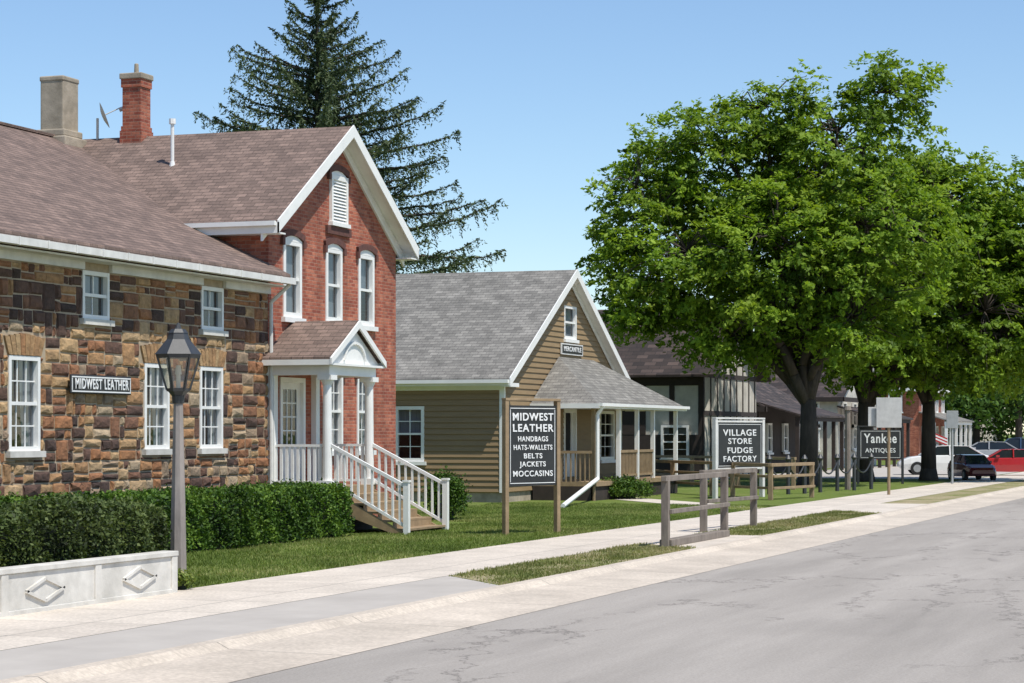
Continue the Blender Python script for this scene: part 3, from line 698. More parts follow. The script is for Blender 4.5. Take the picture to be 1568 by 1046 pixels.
sg = empty('shop_sign'); b = B(fy(TY)); b.box(x0, x1, .045, .08, z0, z1); b.obj('board', 'trimgrey', sg); b = B(fy(TY)); b.box(x0+.08, x1-.08, .079, .087, z0+.04, z1-.04); b.obj('panel', 'black', sg)
text('lettering', 'MERCANTILE', ((x0+x1)/2, TY-.09, (z0+z1)/2), (1, 0, 0), (0, -1, 0), (x1-x0)*.8, .15, 'letters', sg)

# ---------------------------------------------------------------- half-timbered shop
ht = empty('half_timbered_shop')
HX, HY0, HYB = 91.0, 23.6, 40.0; HW = 9.5; hez = 4.5; hrz = 7.35
b = B(); b.face([(HX, HY0, 0), (HX, HYB, 0), (HX, HYB, hez), (HX, HY0, hez)])
b.face([(HX, HY0, 0), (HX+HW, HY0, 0), (HX+HW, HY0, hez), (HX+HW/2, HY0, hrz), (HX, HY0, hez)])
b.face([(HX+HW, HY0, 0), (HX+HW, HYB, 0), (HX+HW, HYB, hez), (HX+HW, HY0, hez)]); b.obj('plaster_walls', 'plaster', ht)
b = B(fx(HX)); b.box(HY0, HYB, .003, .05, 0, 1.9); b.box(HY0, HYB, .003, .07, 3.95, 4.5)
y = HY0
while y < 39: b.box(y, y+.22, .003, .045, 1.9, 3.95); y += 1.25
b.box(HY0+2.5, HY0+4.9, .046, .06, 1.9, 3.95)
b.fr = fy(HY0)
for i in range(9): u = HX+HW*i/8.3; b.box(u-.07, u+.09, .003, .025, 0, hez+(hrz-hez)*(1-abs(u-HX-HW/2)/(HW/2))-.1)
b.box(HX, HX+HW, .004, .035, 2.7, 2.9); b.box(HX, HX+HW, .004, .035, 4.3, 4.5)
b.obj('timber_frame', 'timber', ht)
b = B(); b.prism([(HX-.5, HY0-.6, hez-.2), (HX+HW/2, HY0-.6, hrz), (HX+HW/2, HYB, hrz), (HX-.5, HYB, hez-.2)], (0, 0, .1)); b.prism([(HX+HW+.5, HY0-.6, hez-.2), (HX+HW/2, HY0-.6, hrz), (HX+HW/2, HYB, hrz), (HX+HW+.5, HYB, hez-.2)], (0, 0, .1)); b.obj('shingle_roof', 'shdarky', ht)
b = B(); b.prism([(HX-.55, HY0-.63, hez-.45), (HX+HW/2, HY0-.63, hrz-.2), (HX+HW/2, HY0-.63, hrz+.12), (HX-.55, HY0-.63, hez-.1)], (0, .02, 0)); b.obj('bargeboards', 'timber', ht)
kk = Kit(fx(HX)); window(kk, 24.2, 25.4, .9, 2.3, .1, 2, 2, None); window(kk, 27.6, 28.9, .9, 2.3, .1, 2, 2, None)
for o_ in (kk.tr, kk.gl): o_.V = [(v[0]-.14, v[1], v[2]) for v in o_.V]
kk.done(ht)

# ---------------------------------------------------------------- shops further along
def shop(name, X, Y0, W, D, ez, rz, wall, roofm, porch=True, trim='white', ridge='y'):
    s = empty(name); b = B()
    b.face([(X, Y0, 0), (X, Y0+D, 0), (X, Y0+D, ez), (X, Y0, ez)]); b.face([(X+W, Y0, 0), (X+W, Y0+D, 0), (X+W, Y0+D, ez), (X+W, Y0, ez)])
    if ridge == 'y': b.face([(X, Y0, 0), (X+W, Y0, 0), (X+W, Y0, ez), (X+W/2, Y0, rz), (X, Y0, ez)])
    else:
        b.face([(X, Y0, 0), (X+W, Y0, 0), (X+W, Y0, ez), (X, Y0, ez)]); b.face([(X, Y0, ez), (X, Y0+D, ez), (X, Y0+D/2, rz)])
    b.obj('walls', wall, s); b = B()
    if ridge == 'y':
        for e in (X-.4, X+W+.4): b.prism([(e, Y0-.4, ez-.15), (X+W/2, Y0-.4, rz), (X+W/2, Y0+D, rz), (e, Y0+D, ez-.15)], (0, 0, .1))
    else:
        for e in (Y0-.4, Y0+D+.4): b.prism([(X-.4, e, ez-.15), (X+W+.4, e, ez-.15), (X+W+.4, Y0+D/2, rz), (X-.4, Y0+D/2, rz)], (0, 0, .1))
    b.obj('roof', roofm, s)
    w = B(); w.box(X-.45, X-.38, Y0-.45, Y0+D, ez-.3, ez-.05); w.box(X-.45, X+W+.45, Y0-.47, Y0-.4, ez-.3, ez-.05)
    if porch:
        for i in range(6): xx = X+W*i/5; w.box(xx-.09, xx+.09, Y0-2.0, Y0-1.82, 0, 2.6)
        w.box(X-.1, X+W+.1, Y0-2.05, Y0-1.8, 2.55, 2.75)
    w.obj('trim', trim, s)
    if porch: b = B(); b.prism([(X-.2, Y0-2.2, 2.75), (X+W+.2, Y0-2.2, 2.75), (X+W+.2, Y0, 3.4), (X-.2, Y0, 3.4)], (0, 0, .08)); b.obj('porch_roof', roofm, s)
    for fr, u0, u1, tg in ((fx(X), Y0, Y0+D, '_side'), (fy(Y0), X, X+W, '_front')):
        kt = Kit(fr); n = max(2, int((u1-u0)/3))
        for zz in ([1.0] if ez < 4 else [1.0, ez-1.75]):
            for i in range(n):
                u = u0+(u1-u0)*(i+.5)/n-.5; window(kt, u, u+1.0, zz, zz+1.45, .1, 2, 1, None)
        for o_ in (kt.tr, kt.gl, kt.sill):
            dx, dy = (-.12, 0) if tg == '_side' else (0, -.12)
            o_.V = [(v[0]+dx, v[1]+dy, v[2]) for v in o_.V]
        kt.dk = B(fr); kt.done(s, tg)
    return s
shop('brown_shop', 107, 25.0, 11, 12, 3.3, 6.6, 'timber', 'shdarkx', True, 'timber', 'x')
shop('timber_shop', 124, 24.5, 12, 12, 4.0, 6.4, 'plaster', 'shdarky', True, 'timber', 'y')
shop('brick_shop', 160, 25.8, 12, 10, 5.2, 6.9, 'brick', 'shgreyx', True, 'white', 'x')
shop('white_shop', 200, 27, 12, 12, 4.6, 6.6, 'plaster', 'shgreyx', False, 'white', 'x')

# ---------------------------------------------------------------- trees
RV = np.array([ST, -CT, 0]); DV = np.array([CT, ST, 0])
def deciduous(name, base, trunk_r, lobes, ncl, per, leaf, mat, seed, fork=3.2, crown_r=(.34, .74)):
    rs = np.random.default_rng(seed)
    e = empty(name); bx = np.array([base[0], base[1], 0.0]); tb = B()
    L = [(bx+RV*l[0]+DV*l[1]+np.array([0, 0, l[2]]), l[3], l[4]) for l in lobes]
    f = bx+np.array([0, 0, fork])
    tb.tube(bx-np.array([0, 0, .1]), bx+np.array([0, 0, .5]), trunk_r*1.4, trunk_r*1.02, 12, raw=True)
    tb.tube(bx+np.array([0, 0, .45]), f, trunk_r*1.02, trunk_r*.8, 12, raw=True)
    nodes = []
    for (c, r, rz) in L:
        tgt = c+np.array([0, 0, rz*.3]); n = 8; rad = trunk_r*.46; prev = f-np.array([0, 0, .3])
        for i in range(1, n+1):
            t = i/n; q = f*(1-t)+tgt*t; q = q+np.array([0, 0, 1])*sin(pi*t)*.9+rs.normal(size=3)*.16
            r2 = trunk_r*.46*(1-t)**.9+.03; tb.tube(prev, q, rad, r2, 7, raw=True); rad = r2; prev = q; nodes.append(q)
    nodes = np.array(nodes)
    vol = np.array([l[3]**2*l[4] for l in lobes])**.75; vol /= vol.sum()
    P = []; T = []; S = []; Bi = []
    for (c, r, rz), fr_ in zip(L, vol):
        for i in range(int(ncl*fr_)):
            v = rs.normal(size=3); v /= np.linalg.norm(v); rad = rs.uniform(.2, 1.0)**.5*rs.uniform(.78, 1.24)
            cc = c+v*np.array([r, r, rz])*rad
            if cc[2] < 2.5: continue
            if rs.random() < .6:
                j = np.argmin(np.sum((nodes-cc)**2, axis=1)); nn = nodes[j]; mid = (nn+cc)/2+np.array([0, 0, .25])+rs.normal(size=3)*.15
                tb.tube(nn, mid, .04, .025, 4, raw=True); tb.tube(mid, cc, .025, .01, 4, raw=True)
            cr = rs.uniform(*crown_r); m = int(per*rs.uniform(.6, 1.3)*(cr/.55)**2)
            ns = max(3, m//16); sd = rs.normal(size=(ns, 3)); sd[:, 2] *= .4; sd += v*.5; sd /= np.linalg.norm(sd, axis=1)[:, None]
            k = rs.integers(0, ns, m); t = rs.uniform(.1, 1, m)**.7
            pts = cc+sd[k]*(cr*1.4*t)[:, None]+rs.normal(size=(m, 3))*np.array([.08, .08, .05])*cr/.55
            pts[:, 2] -= (t**2)*cr*.3
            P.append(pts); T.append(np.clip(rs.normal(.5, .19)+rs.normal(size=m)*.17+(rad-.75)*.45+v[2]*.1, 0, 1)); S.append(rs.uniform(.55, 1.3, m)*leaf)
            Bi.append(np.tile(v*.6, (m, 1)))
    tb.obj('trunk_and_limbs', 'bark', e, smooth=True)
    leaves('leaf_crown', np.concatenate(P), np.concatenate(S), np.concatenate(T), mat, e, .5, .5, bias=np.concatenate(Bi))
    return e
t1 = G(1238, 744)
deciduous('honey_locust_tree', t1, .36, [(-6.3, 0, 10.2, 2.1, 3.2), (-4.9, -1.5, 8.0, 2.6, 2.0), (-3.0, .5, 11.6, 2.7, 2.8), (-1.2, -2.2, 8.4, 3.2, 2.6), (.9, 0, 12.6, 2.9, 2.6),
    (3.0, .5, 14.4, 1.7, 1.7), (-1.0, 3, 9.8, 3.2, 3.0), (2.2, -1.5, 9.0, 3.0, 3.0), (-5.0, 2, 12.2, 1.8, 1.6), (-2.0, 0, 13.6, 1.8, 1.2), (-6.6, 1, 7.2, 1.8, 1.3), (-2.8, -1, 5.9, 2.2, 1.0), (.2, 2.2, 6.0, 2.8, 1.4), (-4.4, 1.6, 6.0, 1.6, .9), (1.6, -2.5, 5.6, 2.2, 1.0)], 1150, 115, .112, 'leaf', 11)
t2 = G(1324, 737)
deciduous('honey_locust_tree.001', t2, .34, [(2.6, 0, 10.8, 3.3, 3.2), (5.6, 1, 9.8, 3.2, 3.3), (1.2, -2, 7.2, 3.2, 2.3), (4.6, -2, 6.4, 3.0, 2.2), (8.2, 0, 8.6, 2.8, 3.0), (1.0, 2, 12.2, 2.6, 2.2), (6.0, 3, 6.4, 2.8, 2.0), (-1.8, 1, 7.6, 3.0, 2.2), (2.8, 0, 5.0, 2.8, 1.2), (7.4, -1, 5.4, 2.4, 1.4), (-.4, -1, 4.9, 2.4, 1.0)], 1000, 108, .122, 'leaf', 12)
t3 = G(1585, 742)
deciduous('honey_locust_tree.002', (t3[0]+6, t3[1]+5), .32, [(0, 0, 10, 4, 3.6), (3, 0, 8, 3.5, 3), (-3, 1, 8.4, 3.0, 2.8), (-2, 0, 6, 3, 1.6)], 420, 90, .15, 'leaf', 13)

def backtrees(name, spots, mat, per=5200, leaf=.3):
    e = empty(name); tb = B(); P = []; T = []
    for (x, y, r, h) in spots:
        tb.tube((x, y, 0), (x, y, h*.6), .35, .2, 8)
        for k in range(7):
            cc = np.array([x, y, h*.58])+np.array([rng.normal()*r*.5, rng.normal()*r*.5, rng.normal()*h*.19]); q = rng.normal(size=(26, 3)); q /= np.linalg.norm(q, axis=1)[:, None]
            qc = cc+q*np.array([r*.55, r*.55, h*.26])*rng.uniform(.7, 1.05, (26, 1)); tt = rng.normal(.5, .2, 26)
            id_ = rng.integers(0, 26, per//7); P.append(qc[id_]+rng.normal(size=(per//7, 3))*.5); T.append(tt[id_]+rng.normal(size=per//7)*.12)
    P = np.concatenate(P); T = np.concatenate(T); kf = P[:, 2] > .4; tb.obj('trunks', 'bark', e)
    leaves('foliage', P[kf], rng.uniform(.7, 1.3, kf.sum())*leaf, T[kf], mat, e, .6)
sp = []
def gp(p, d): r = (p-784)/F*d; return (d*CT+r*ST, d*ST-r*CT)
for p, d, r, h in ((1495, 190, 6, 9.5), (1560, 185, 6, 9.5), (1620, 190, 6, 10), (1440, 215, 6, 9), (1530, 230, 7, 12), (1390, 240, 7, 10), (1330, 240, 7, 10), (1270, 230, 7, 10), (1200, 220, 6, 9), (1690, 200, 7, 10), (1760, 200, 7, 11), (1850, 220, 8, 12), (1120, 200, 6, 8.5), (1950, 240, 9, 12), (2050, 260, 9, 13)):
    x, y = gp(p, d); sp.append((x, y, r, h))
backtrees('background_trees', sp, 'leaf2', leaf=.22, per=7000)
sp = [(x, 95+14*sin(x*.7), 9, 12) for x in range(-20, 330, 17)]
backtrees('background_trees.001', sp, 'leaf2', 1600, .6)

def spruce(name, base, top, slope, zmin):
    e = empty(name); tb = B(); rs = np.random.default_rng(21); bx = np.array([base[0], base[1], 0.0])
    tb.tube(bx, bx+np.array([.05, 0, top*.5]), .34, .2, 10, raw=True); tb.tube(bx+np.array([.05, 0, top*.5]), bx+np.array([0, 0, top]), .2, .02, 8, raw=True)
    P = []; A = []; S = []; T = []; z = zmin
    while z < top-.15:
        R = (top+.3-z)*slope; nb = int(rs.integers(6, 9)) if z < top-3 else 6; ph = rs.uniform(0, 2*pi)
        for i in range(nb):
            a = ph+2*pi*i/nb+rs.normal()*.22; ln = R*rs.uniform(.68, 1.12)
            if rs.random() < .12: ln *= .6
            d = np.array([cos(a), sin(a), 0]); side = np.array([-sin(a), cos(a), 0]); n = max(5, int(ln/.33)); prev = bx+np.array([0, 0, z]); up = .16+.45*(z/top)**2+rs.normal()*.06
            z0 = z+rs.normal()*.18; rad0 = .018+.012*ln; bend = side*rs.normal()*.08; dr = rs.uniform(.40, .60)
            for j in range(1, n+1):
                t = j/n; q = bx+(d+bend*t)*ln*t+np.array([0, 0, z0+ln*(up*t-dr*t*t*(1-z/top*.6)+.24*t**4)])+rs.normal(size=3)*.03
                tb.tube(prev, q, rad0*(1-(j-1)/n)+.008, rad0*(1-t)+.008, 4, raw=True)
                seg = q-prev; prev_ = prev; prev = q
                if t < .10: continue
                for s_ in (-1, 1, 0, 0, 0, -1, 1, 2):
                    tl = (.30+.45*(1-t))*min(1, ln/3.0)*rs.uniform(.5, 1.3)
                    if s_ == 0: dd = np.array([0, 0, -1])+d*.3+side*rs.normal()*.35; tl *= rs.uniform(.7, 1.5)
                    elif s_ == 2: dd = np.array([0, 0, .5])+d*.8+side*rs.normal()*.5; tl *= .5
                    else: dd = side*s_*.9+d*.75+np.array([0, 0, -.4+rs.normal()*.2])
                    dd = dd/np.linalg.norm(dd); o0 = prev_+seg*rs.uniform(0, 1); m = max(4, int(tl/.05)); tt = np.linspace(.05, 1, m)
                    pts = o0+dd*(tl*tt)[:, None]; pts[:, 2] -= tt**2*tl*.4
                    P.append(pts+rs.normal(size=pts.shape)*.03); A.append(np.tile(dd, (m, 1))+rs.normal(size=(m, 3))*.35); S.append(rs.uniform(.065, .11, m)); T.append(np.clip(rs.normal(.45, .17)+rs.normal(size=m)*.12+.3*(t-.5), 0, 1))
                m = 8; P.append(prev_+seg*rs.uniform(0, 1, (m, 1))+rs.normal(size=(m, 3))*.03); A.append(np.tile(d, (m, 1))); S.append(rs.uniform(.08, .12, m)); T.append(rs.uniform(.4, .8, m))
        z += rs.uniform(.46, .68)
    tb.obj('trunk_and_branches', 'bark', e)
    leaves('needles', np.concatenate(P), np.concatenate(S), np.concatenate(T), 'needle', e, .33, .2, axis=np.concatenate(A))
spruce('spruce_tree', gp(486, 88), 20.3, .66, 6.2)

# ---------------------------------------------------------------- hedges and bushes
def hedge(name, x0, x1, y0, y1, z1, dens, mat, leaf, wob=.05, core=.07, zb=.06):
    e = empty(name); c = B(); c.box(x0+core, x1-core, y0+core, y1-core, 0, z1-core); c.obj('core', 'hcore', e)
    P = []
    def add(n, fn):
        P.append(fn(rng.uniform(size=n), rng.uniform(size=n)))
    lx, ly = x1-x0, y1-y0
    add(int(lx*z1*dens), lambda u, v: np.stack([x0+u*lx, np.full_like(u, y0), zb+v*(z1-zb)], 1))
    add(int(lx*z1*dens*.4), lambda u, v: np.stack([x0+u*lx, np.full_like(u, y1), zb+v*(z1-zb)], 1))
    add(int(lx*ly*dens), lambda u, v: np.stack([x0+u*lx, y0+v*ly, np.full_like(u, z1)], 1))
    for xx in (x0, x1): add(int(ly*z1*dens), lambda u, v: np.stack([np.full_like(u, xx), y0+u*ly, zb+v*(z1-zb)], 1))
    P = np.concatenate(P); w = wob*(np.sin(P[:, 0]*3.1)+np.sin(P[:, 0]*7.3+P[:, 2]*4)+np.sin(P[:, 1]*5+P[:, 0]*1.7))*.5
    P[:, 1] -= w*(P[:, 1] < (y0+y1)/2); P[:, 2] += w*(P[:, 2] > z1*.95)
    s = np.clip((P[:, 2]-z1+.18)/.18, 0, 1); P[:, 1] += np.where(P[:, 1] < (y0+y1)/2, 1, -1)*s*s*.04
    P += rng.normal(size=P.shape)*leaf*1.15
    t = .46+.22*np.sin(P[:, 0]*2.3+P[:, 2]*3)*np.sin(P[:, 2]*5+P[:, 1]*4)+.15*np.sin(P[:, 0]*9+P[:, 2]*11)+rng.normal(size=len(P))*.24
    leaves('leaves', P, rng.uniform(.7, 1.35, len(P))*leaf, t, mat, e, .55, .3); return e
hedge('box_hedge', 26.5, 39.9, 17.3, 18.6, .93, 1700, 'hedge', .033, wob=.06, core=.15)
hedge('loose_hedge', 14, 25.6, 13.65, 15.1, 1.03, 2500, 'hedge2', .029, wob=.10, core=.21)
def bush(name, x, y, r, h, n, leaf, mat='hedge'):
    e = empty(name); cs = rng.normal(size=(24, 3)); cs /= np.linalg.norm(cs, axis=1)[:, None]; cs[:, 2] = np.abs(cs[:, 2])
    C = np.array([x, y, h*.35])+cs*np.array([r*.72, r*.72, h*.48]); k = rng.integers(0, 24, n)
    P = C[k]+rng.normal(size=(n, 3))*np.array([r*.2, r*.2, h*.13]); P[:, 2] = np.maximum(P[:, 2], .02)
    leaves('leaves', P, rng.uniform(.7, 1.3, n)*leaf, rng.normal(.45, .12, 24)[k]+rng.normal(size=n)*.2, mat, e, .55)
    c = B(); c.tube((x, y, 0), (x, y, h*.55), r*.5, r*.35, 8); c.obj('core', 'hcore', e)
bx_, by_ = G(693, 797); bush('shrub', bx_, by_+.2, .52, 1.05, 7000, .035)
bx_, by_ = G(968, 764); bush('shrub.001', bx_, by_+.3, .85, .62, 6000, .04)
bx_, by_ = G(942, 764); bush('shrub.002', bx_, by_+.3, .5, .5, 3000, .04)
bx_, by_ = G(280, 905); bush('grass_tuft', bx_+.1, by_+.1, .18, .22, 900, .035, 'blade')

# ---------------------------------------------------------------- low panelled wall
lw = empty('low_concrete_wall'); WY = 13.26; b = B(fy(WY)); ex = 25.05
b.box(10, ex, -.16, 0, 0, .46); b.obj('wall_panels', 'concwhite', lw, bevel=.01)
b = B(fy(WY)); b.box(10, ex+.03, -.19, .03, .462, .525)
for xx in (ex-.05, XA(149, WY), XA(149, WY)-2.0, XA(149, WY)-4.05): b.box(xx-.07, xx+.07, -.17, .022, 0, .461)
b.box(10, ex, .001, .018, .0, .06)
b.obj('coping_and_piers', 'concwhite', lw, bevel=.008)
b = B(fy(WY))
for xc in (XA(213, WY), XA(68, WY), XA(68, WY)-2.0):
    a, hh = .40, .125
    P = [(xc-a, .25), (xc, .25-hh), (xc+a, .25), (xc, .25+hh)]
    for i in range(4):
        p, q = P[i], P[(i+1) % 4]; b.bar((p[0], .012, p[1]), (q[0], .012, q[1]), .035)
    b.face([(xc-a, .006, .25), (xc, .006, .25-hh), (xc+a, .006, .25), (xc, .006, .25+hh)])
b.obj('diamond_mouldings', 'concwhite', lw)

# ---------------------------------------------------------------- street lamp
lp = empty('street_lamp'); lx, ly = G(273, 897); zz = lambda q: ZA(q, lx, ly)
b = B(); b.tube((lx, ly, 0), (lx, ly, .9), .115, .10, 8); b.tube((lx, ly, .9), (lx, ly, zz(612)), .10, .062, 8); b.obj('post', 'postgrey', lp)
b = B(); c0 = zz(612)
b.tube((lx, ly, c0-.05), (lx, ly, c0+.05), .075, .085, 12); b.tube((lx, ly, c0+.05), (lx, ly, zz(597)), .085, .15, 6)
zb_, zt_ = zz(597), zz(545); rb, rt = .15, .275
b.tube((lx, ly, zb_-.02), (lx, ly, zb_+.02), rb, rb+.01, 6); b.tube((lx, ly, zt_-.03), (lx, ly, zt_+.03), rt+.005, rt+.02, 6)
for i in range(6):
    t = 2*pi*i/6; b.bar((lx+cos(t)*rb, ly+sin(t)*rb, zb_), (lx+cos(t)*rt, ly+sin(t)*rt, zt_), .026)
b.tube((lx, ly, zt_+.02), (lx, ly, zz(520)), rt+.03, .15, 6); b.tube((lx, ly, zz(520)), (lx, ly, zz(510)), .15, .12, 6); b.tube((lx, ly, zz(510)), (lx, ly, zz(504)), .13, .09, 6)
b.tube((lx, ly, zz(504)), (lx, ly, zz(494)), .05, .012, 8)
b.obj('lantern_frame', 'iron', lp)
b = B()
for i in range(6):
    t, s = 2*pi*i/6, 2*pi*(i+1)/6; r0, r1 = rb-.006, rt-.006
    b.face([(lx+cos(t)*r0, ly+sin(t)*r0, zb_), (lx+cos(s)*r0, ly+sin(s)*r0, zb_), (lx+cos(s)*r1, ly+sin(s)*r1, zt_), (lx+cos(t)*r1, ly+sin(t)*r1, zt_)])
b.obj('lantern_panes', 'lampglass', lp)
b = B(); b.tube((lx, ly, zb_), (lx, ly, zb_+.2), .03, .03, 10); b.tube((lx, ly, zb_+.2), (lx, ly, zb_+.32), .045, .03, 10); b.obj('bulb_holder', 'white', lp)

# ---------------------------------------------------------------- sign boards
def plane_frame(p0, p1):
    u = Vector((p1[0]-p0[0], p1[1]-p0[1], 0)); L = u.length; u.normalize(); n = Vector((u.y, -u.x, 0))
    return (lambda a, c, z: (p0[0]+u.x*a+n.x*c, p0[1]+u.y*a+n.y*c, z)), u, n, L
def signboard(name, P0, P1, qtop, qb0, qb1, lines, postm, frame, postw=.1, ptop=None):
    s = empty(name); p0, p1 = G(*P0), G(*P1); fr, u, n, L = plane_frame(p0, p1); mx, my = (p0[0]+p1[0])/2, (p0[1]+p1[1])/2
    z0, z1 = ZA(qb1, mx, my), ZA(qb0, mx, my); pt = ZA(qtop, mx, my); h = postw/2
    b = B(fr); b.box(-h, h, -h, h, 0, pt); b.box(L-h, L+h, -h, h, 0, pt); b.box(-h, L+h, -h-.01, h+.01, pt, pt+.05)
    if frame: b.box(h, L-h, -.035, .05, z0-.06, z0); b.box(h, L-h, -.035, .05, z1, z1+.06)
    b.obj('posts', postm, s, bevel=.006)
    b = B(fr); b.box(h+.005, L-h-.005, -.025, .03, z0+.002, z1-.002); b.obj('board', 'black', s)
    b = B(fr); a0, a1 = h+.05, L-h-.05; bw = .014
    b.box(a0, a1, .031, .036, z0+.05, z0+.05+bw); b.box(a0, a1, .031, .036, z1-.05-bw, z1-.05); b.box(a0, a0+bw, .031, .035, z0+.08, z1-.08); b.box(a1-bw, a1, .031, .035, z0+.08, z1-.08); b.obj('border', 'letters', s)
    for (t, qc, wf, hpx) in lines:
        zc = ZA(qc, mx, my); c = fr(L/2, .037, zc); text('lettering', t, c, u, n, (L-2*h)*wf, hpx*DP(mx, my)/F, 'letters', s, .018 if hpx > 10 else .012)
    return s
signboard('sign_board', (774, 820), (853, 816), 614, 621, 744, [('MIDWEST', 639, .84, 12), ('LEATHER', 656, .84, 12), ('HANDBAGS', 672.5, .62, 8), ('HATS-WALLETS', 685.5, .8, 8), ('BELTS', 698.5, .38, 8), ('JACKETS', 711, .54, 8), ('MOCCASINS', 725.5, .82, 9)], 'woodtan', False)
signboard('sign_board.001', (1095, 764), (1167, 761), 642, 647, 716, [('VILLAGE', 663, .74, 10), ('STORE', 676, .52, 9), ('FUDGE', 690, .56, 9), ('FACTORY', 703, .74, 9)], 'trimgrey', True, .13)
signboard('sign_board.002', (1314, 741), (1382, 741), 654, 658, 703, [('Yankee', 672, .78, 15), ('ANTIQUES', 690, .72, 7)], 'black', False, .09)

# ---------------------------------------------------------------- hitching rails by the kerb
def rail(name, pts, top, mids, w, mat, low=None):
    s = empty(name); b = B()
    for (x, y) in pts: b.box(x-w/2, x+w/2, y-w/2, y+w/2, 0, top)
    for p, q in zip(pts, pts[1:]):
        u = Vector((q[0]-p[0], q[1]-p[1], 0)).normalized()*.12
        b.bar((p[0]-u.x, p[1]-u.y, top+.035), (q[0]+u.x, q[1]+u.y, top+.035), w*.75)
        for m in mids: b.bar((p[0], p[1]-w*.6, m), (q[0], q[1]-w*.6, m), w*.6)
    if low:
        p, q = pts[0], pts[-1]; b.box(p[0], q[0], p[1]-.11, p[1]+.11, 0.009, .13)
    b.obj('posts_and_rails', mat, s, bevel=.008)
g0 = G(1018, 838); g1 = G(1117, 822)
rail('hitching_rail', [(g0[0], 10.5), (g1[0], 10.5)], 1.16, [.62], .13, 'woodgrey', True)
g0 = G(1066, 815); g1 = G(1162, 807)
rail('hitching_rail.001', [(g0[0], 11.35), (g1[0]+.2, 11.05)], 1.16, [.62], .13, 'woodgrey')
rail('timber_fence', [G(957, 750), G(1030, 755), G(1090, 759), G(1122, 763), G(1180, 766), G(1243, 762)], 1.0, [.35, .7], .13, 'woodtan')
rail('timber_fence.001', [G(985, 742), G(1060, 744), G(1130, 747), G(1215, 750)], 1.05, [.4], .13, 'woodtan')
cb = empty('chain_bollards'); b = B(); pts = [G(p, q) for p, q in ((1178, 757), (1207, 757), (1232, 756), (1256, 754), (1282, 752), (1308, 751), (1334, 749))]
for (x, y) in pts:
    b.tube((x, y, 0), (x, y, 1.05), .07, .06, 8); b.tube((x, y, 1.05), (x, y, 1.14), .06, .11, 8); b.tube((x, y, 1.14), (x, y, 1.27), .11, .03, 8)
for p, q in zip(pts, pts[1:]):
    pr = None
    for i in range(9):
        t = i/8; c = (p[0]+(q[0]-p[0])*t, p[1]+(q[1]-p[1])*t, 1.0-.4*4*t*(1-t))
        if pr: b.tube(pr, c, .028, n=5)
        pr = c
b.obj('bollards_and_chain', 'iron', cb)
x, y = G(1298, 750); s = empty('wooden_post'); b = B(); b.tube((x, y, 0), (x, y, ZA(628, x, y)), .11, .09, 8); b.tube((x, y, ZA(628, x, y)), (x, y, ZA(622, x, y)), .14, .10, 8); b.obj('post', 'woodgrey', s)
def tsign(name, P, qt, qb, w, mat='signback', two=False):
    x, y = G(*P); s = empty(name)
    b = B(); b.tube((x, y, 0), (x, y, ZA(qt, x, y)-.05), .05, n=8); b.obj('post', 'woodtan' if two else 'metal', s)
    z0, z1 = ZA(qb, x, y), ZA(qt, x, y); nrm = Vector((-.97, -.25, 0)).normalized(); u = Vector((nrm.y, -nrm.x, 0))
    fr = lambda a, c, z: (x+u.x*a+nrm.x*c, y+u.y*a+nrm.y*c, z)
    b = B(fr); b.box(-w/2, w/2, .055, .075, z0, z1)
    if two: b.box(-w/2+.1, w/2+.25, -.075, -.055, z0+.05, z1-.3)
    b.obj('panel', mat, s, bevel=.02)
tsign('traffic_sign', (1361, 758), 609, 655, .8, two=True)
tsign('traffic_sign.001', (1458, 741), 629, 656, .45, 'metal')

x, y = G(1432, 722); s = empty('flag'); b = B(); b.tube((x, y, 0), (x, y, 2.5), .03, n=6); b.obj('pole', 'metal', s)
M['red'] = plain('flag_red', (.5, .03, .03), (.4, .02, .02), 5, .8, 0)
for i in range(5):
    b = B(); z1 = 1.95-i*.08; b.prism([(x, y-.02, z1), (x+.1, y-.6, z1-.25), (x+.1, y-.6, z1-.33), (x, y-.02, z1-.08)], (.015, 0, 0)); b.obj('stripe', 'red' if i % 2 == 0 else 'white', s)

# ---------------------------------------------------------------- cars
def paint(name, c):
    m, nt, bs, o = newmat(name); n = noise(nt, tc(nt), 3, 2); r = ramp(nt, [(.3, tuple(k*.92 for k in c)), (.7, c)]); nt.links.new(n, r.inputs[0]); nt.links.new(r.outputs[0], bs.inputs['Base Color'])
    bs.inputs['Roughness'].default_value = .28; bs.inputs['Coat Weight'].default_value = .6; M[name] = m
paint('paint_white', (.82, .82, .80)); paint('paint_red', (.42, .02, .025)); paint('paint_maroon', (.12, .012, .015)); paint('paint_silver', (.36, .37, .38)); paint('paint_blue', (.05, .09, .16))
M['carglass'] = plain('car_glass', (.02, .025, .03), (.015, .02, .022), 3, .08, 0)
M['tyre'] = plain('tyre_rubber', (.02, .02, .02), (.015, .015, .015), 8, .85, 0)
M['taillight'] = plain('tail_light', (.4, .02, .02), (.3, .02, .02), 5, .3, 0)
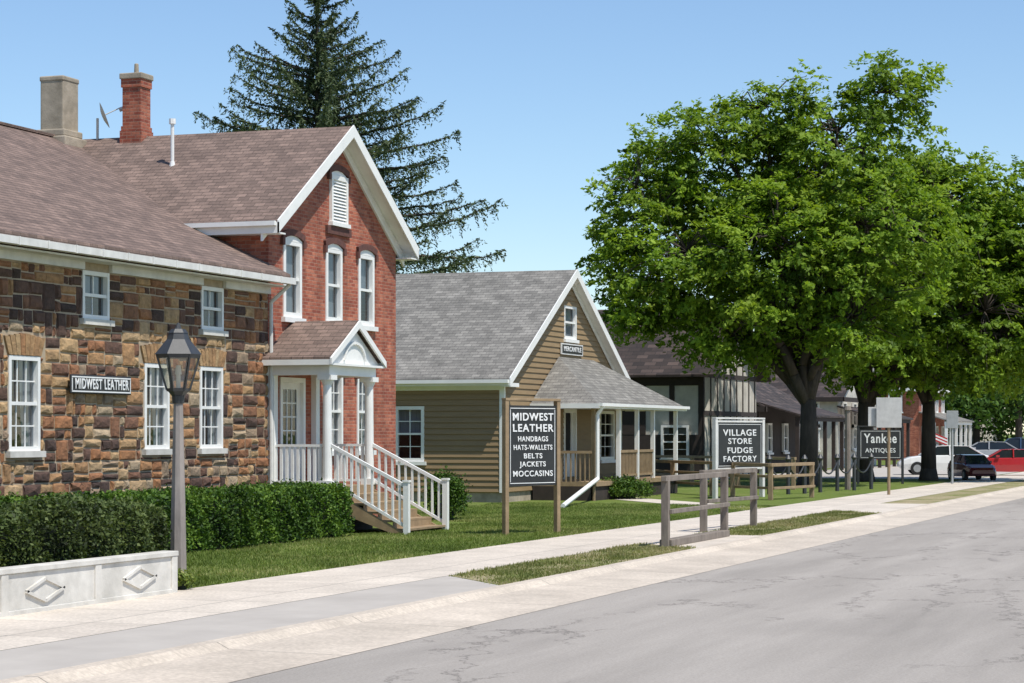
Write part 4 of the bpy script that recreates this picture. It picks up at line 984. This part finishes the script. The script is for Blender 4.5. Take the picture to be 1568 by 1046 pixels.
def car(name, P, heading, sc, pm, suv=0.0):
    e = empty(name)
    secs = [(-2.25, .42, .72, .72), (-2.2, .30, .92, .80), (-1.9, .24, 1.0, .86), (-1.0, .22, 1.0, .88), (0, .2, .98, .89), (1.0, .22, .97, .88), (1.7, .24, .88, .86), (2.1, .28, .74, .78), (2.28, .4, .6, .66)]
    b = B(); rings = []
    for (x, zb, zt, w) in secs:
        rings.append([(x, -w, zb), (x, -w*1.02, (zb+zt)/2), (x, -w*.96, zt-.05), (x, -w*.82, zt), (x, w*.82, zt), (x, w*.96, zt-.05), (x, w*1.02, (zb+zt)/2), (x, w, zb)])
    for r, q in zip(rings, rings[1:]):
        for i in range(8): j = (i+1) % 8; b.face([r[i], q[i], q[j], r[j]])
    b.face(rings[0]); b.face(rings[-1])
    rz = 1.43+suv*.25
    rf = [(-1.15-suv*.6, -.60, rz-.03), (-.2, -.64, rz), (.45, -.60, rz-.04)]
    bs_ = [(-1.85-suv*.3, -.76, .98), (-.2, -.80, .975), (1.2, -.76, .955)]
    for i in range(2):
        a, c = rf[i], rf[i+1]; b.prism([(a[0], a[1], a[2]), (c[0], c[1], c[2]), (c[0], -c[1], c[2]), (a[0], -a[1], a[2])], (0, 0, .03))
    for s_ in (-1, 1):
        for i in range(3): b.bar((bs_[i][0], s_*abs(bs_[i][1]), bs_[i][2]), (rf[i][0], s_*abs(rf[i][1]), rf[i][2]), .07)
        b.box(.55, .75, s_*.9-.07, s_*.9+.07, 1.0, 1.12)
    b.obj('body', pm, e, bevel=.02)
    g = B()
    for s_ in (-1, 1):
        for i in range(2): g.face([(bs_[i][0], s_*.75, .97), (bs_[i+1][0], s_*.75, .96), (rf[i+1][0], s_*.59, rz-.03), (rf[i][0], s_*.59, rz-.03)])
    g.face([(bs_[0][0], -.75, .97), (bs_[0][0], .75, .97), (rf[0][0], .59, rz-.02), (rf[0][0], -.59, rz-.02)])
    g.face([(bs_[2][0], -.75, .96), (bs_[2][0], .75, .96), (rf[2][0], .59, rz-.03), (rf[2][0], -.59, rz-.03)])
    g.obj('windows', 'carglass', e)
    t = B(); hbs = B()
    for xx in (-1.35, 1.4):
        for s_ in (-1, 1): t.tube((xx, s_*.72, .32), (xx, s_*.925, .32), .33, n=24); hbs.tube((xx, s_*.92, .32), (xx, s_*.94, .32), .19, n=16)
    t.obj('tyres', 'tyre', e); hbs.obj('hubcaps', 'metal', e)
    l = B()
    for s_ in (-1, 1): l.box(-2.27, -2.18, s_*.62-.12, s_*.62+.12, .68, .84)
    l.obj('tail_lights', 'taillight', e)
    x, y = G(*P); e.location = (x, y, 0.005); e.rotation_euler = (0, 0, heading); e.scale = (sc,)*3
car('parked_car', (1446, 727), radians(104), .95, 'paint_white')
car('parked_car.001', (1488, 735), radians(205), .72, 'paint_maroon', .1)
car('parked_car.002', (1545, 728), radians(100), .84, 'paint_red')
car('parked_car.003', (1510, 714), radians(95), 1.0, 'paint_silver')
car('parked_car.004', (1558, 714), radians(95), 1.05, 'paint_blue', .6)
b = B(); b.face([(97, 13.6, .0045), (220, 13.6, .0045), (220, 24, .0045), (97, 24, .0045)]); b.obj('parking_lot', 'pad')

# ---------------------------------------------------------------- light, sky, camera
sv = Vector((-.22, -.46, 1.0)).normalized()
sl_ = bpy.data.lights.new('sun', 'SUN'); sl_.energy = 5.0; sl_.angle = radians(.5); sl_.color = (1, .955, .88)
so = bpy.data.objects.new('sun', sl_); so.rotation_euler = sv.to_track_quat('Z', 'Y').to_euler(); so.location = (20, -20, 60); scene.collection.objects.link(so)
wd = bpy.data.worlds.new('World'); scene.world = wd; wd.use_nodes = True; nt = wd.node_tree; nt.nodes.clear()
sk = nt.nodes.new('ShaderNodeTexSky'); sk.sky_type = 'NISHITA'; sk.sun_disc = False; sk.sun_elevation = math.asin(sv.z); sk.sun_rotation = math.atan2(sv.x, sv.y)
sk.air_density = 1.0; sk.dust_density = 0.0; sk.ozone_density = 5.0; sk.altitude = 0
bg = nt.nodes.new('ShaderNodeBackground'); bg.inputs[1].default_value = .148; ow = nt.nodes.new('ShaderNodeOutputWorld')
nt.links.new(sk.outputs[0], bg.inputs[0]); nt.links.new(bg.outputs[0], ow.inputs[0])
cam = bpy.data.cameras.new('camera'); cam.sensor_width = 36; cam.lens = 36*F/1568; cam.shift_y = (HY-523)/1568; cam.clip_end = 5000; cam.clip_start = .1
co = bpy.data.objects.new('camera', cam); co.location = (0, 0, H); co.rotation_euler = (pi/2, 0, TH-pi/2); scene.collection.objects.link(co); scene.camera = co
scene.view_settings.view_transform = 'Standard'; scene.view_settings.look = 'None'; scene.view_settings.exposure = 0
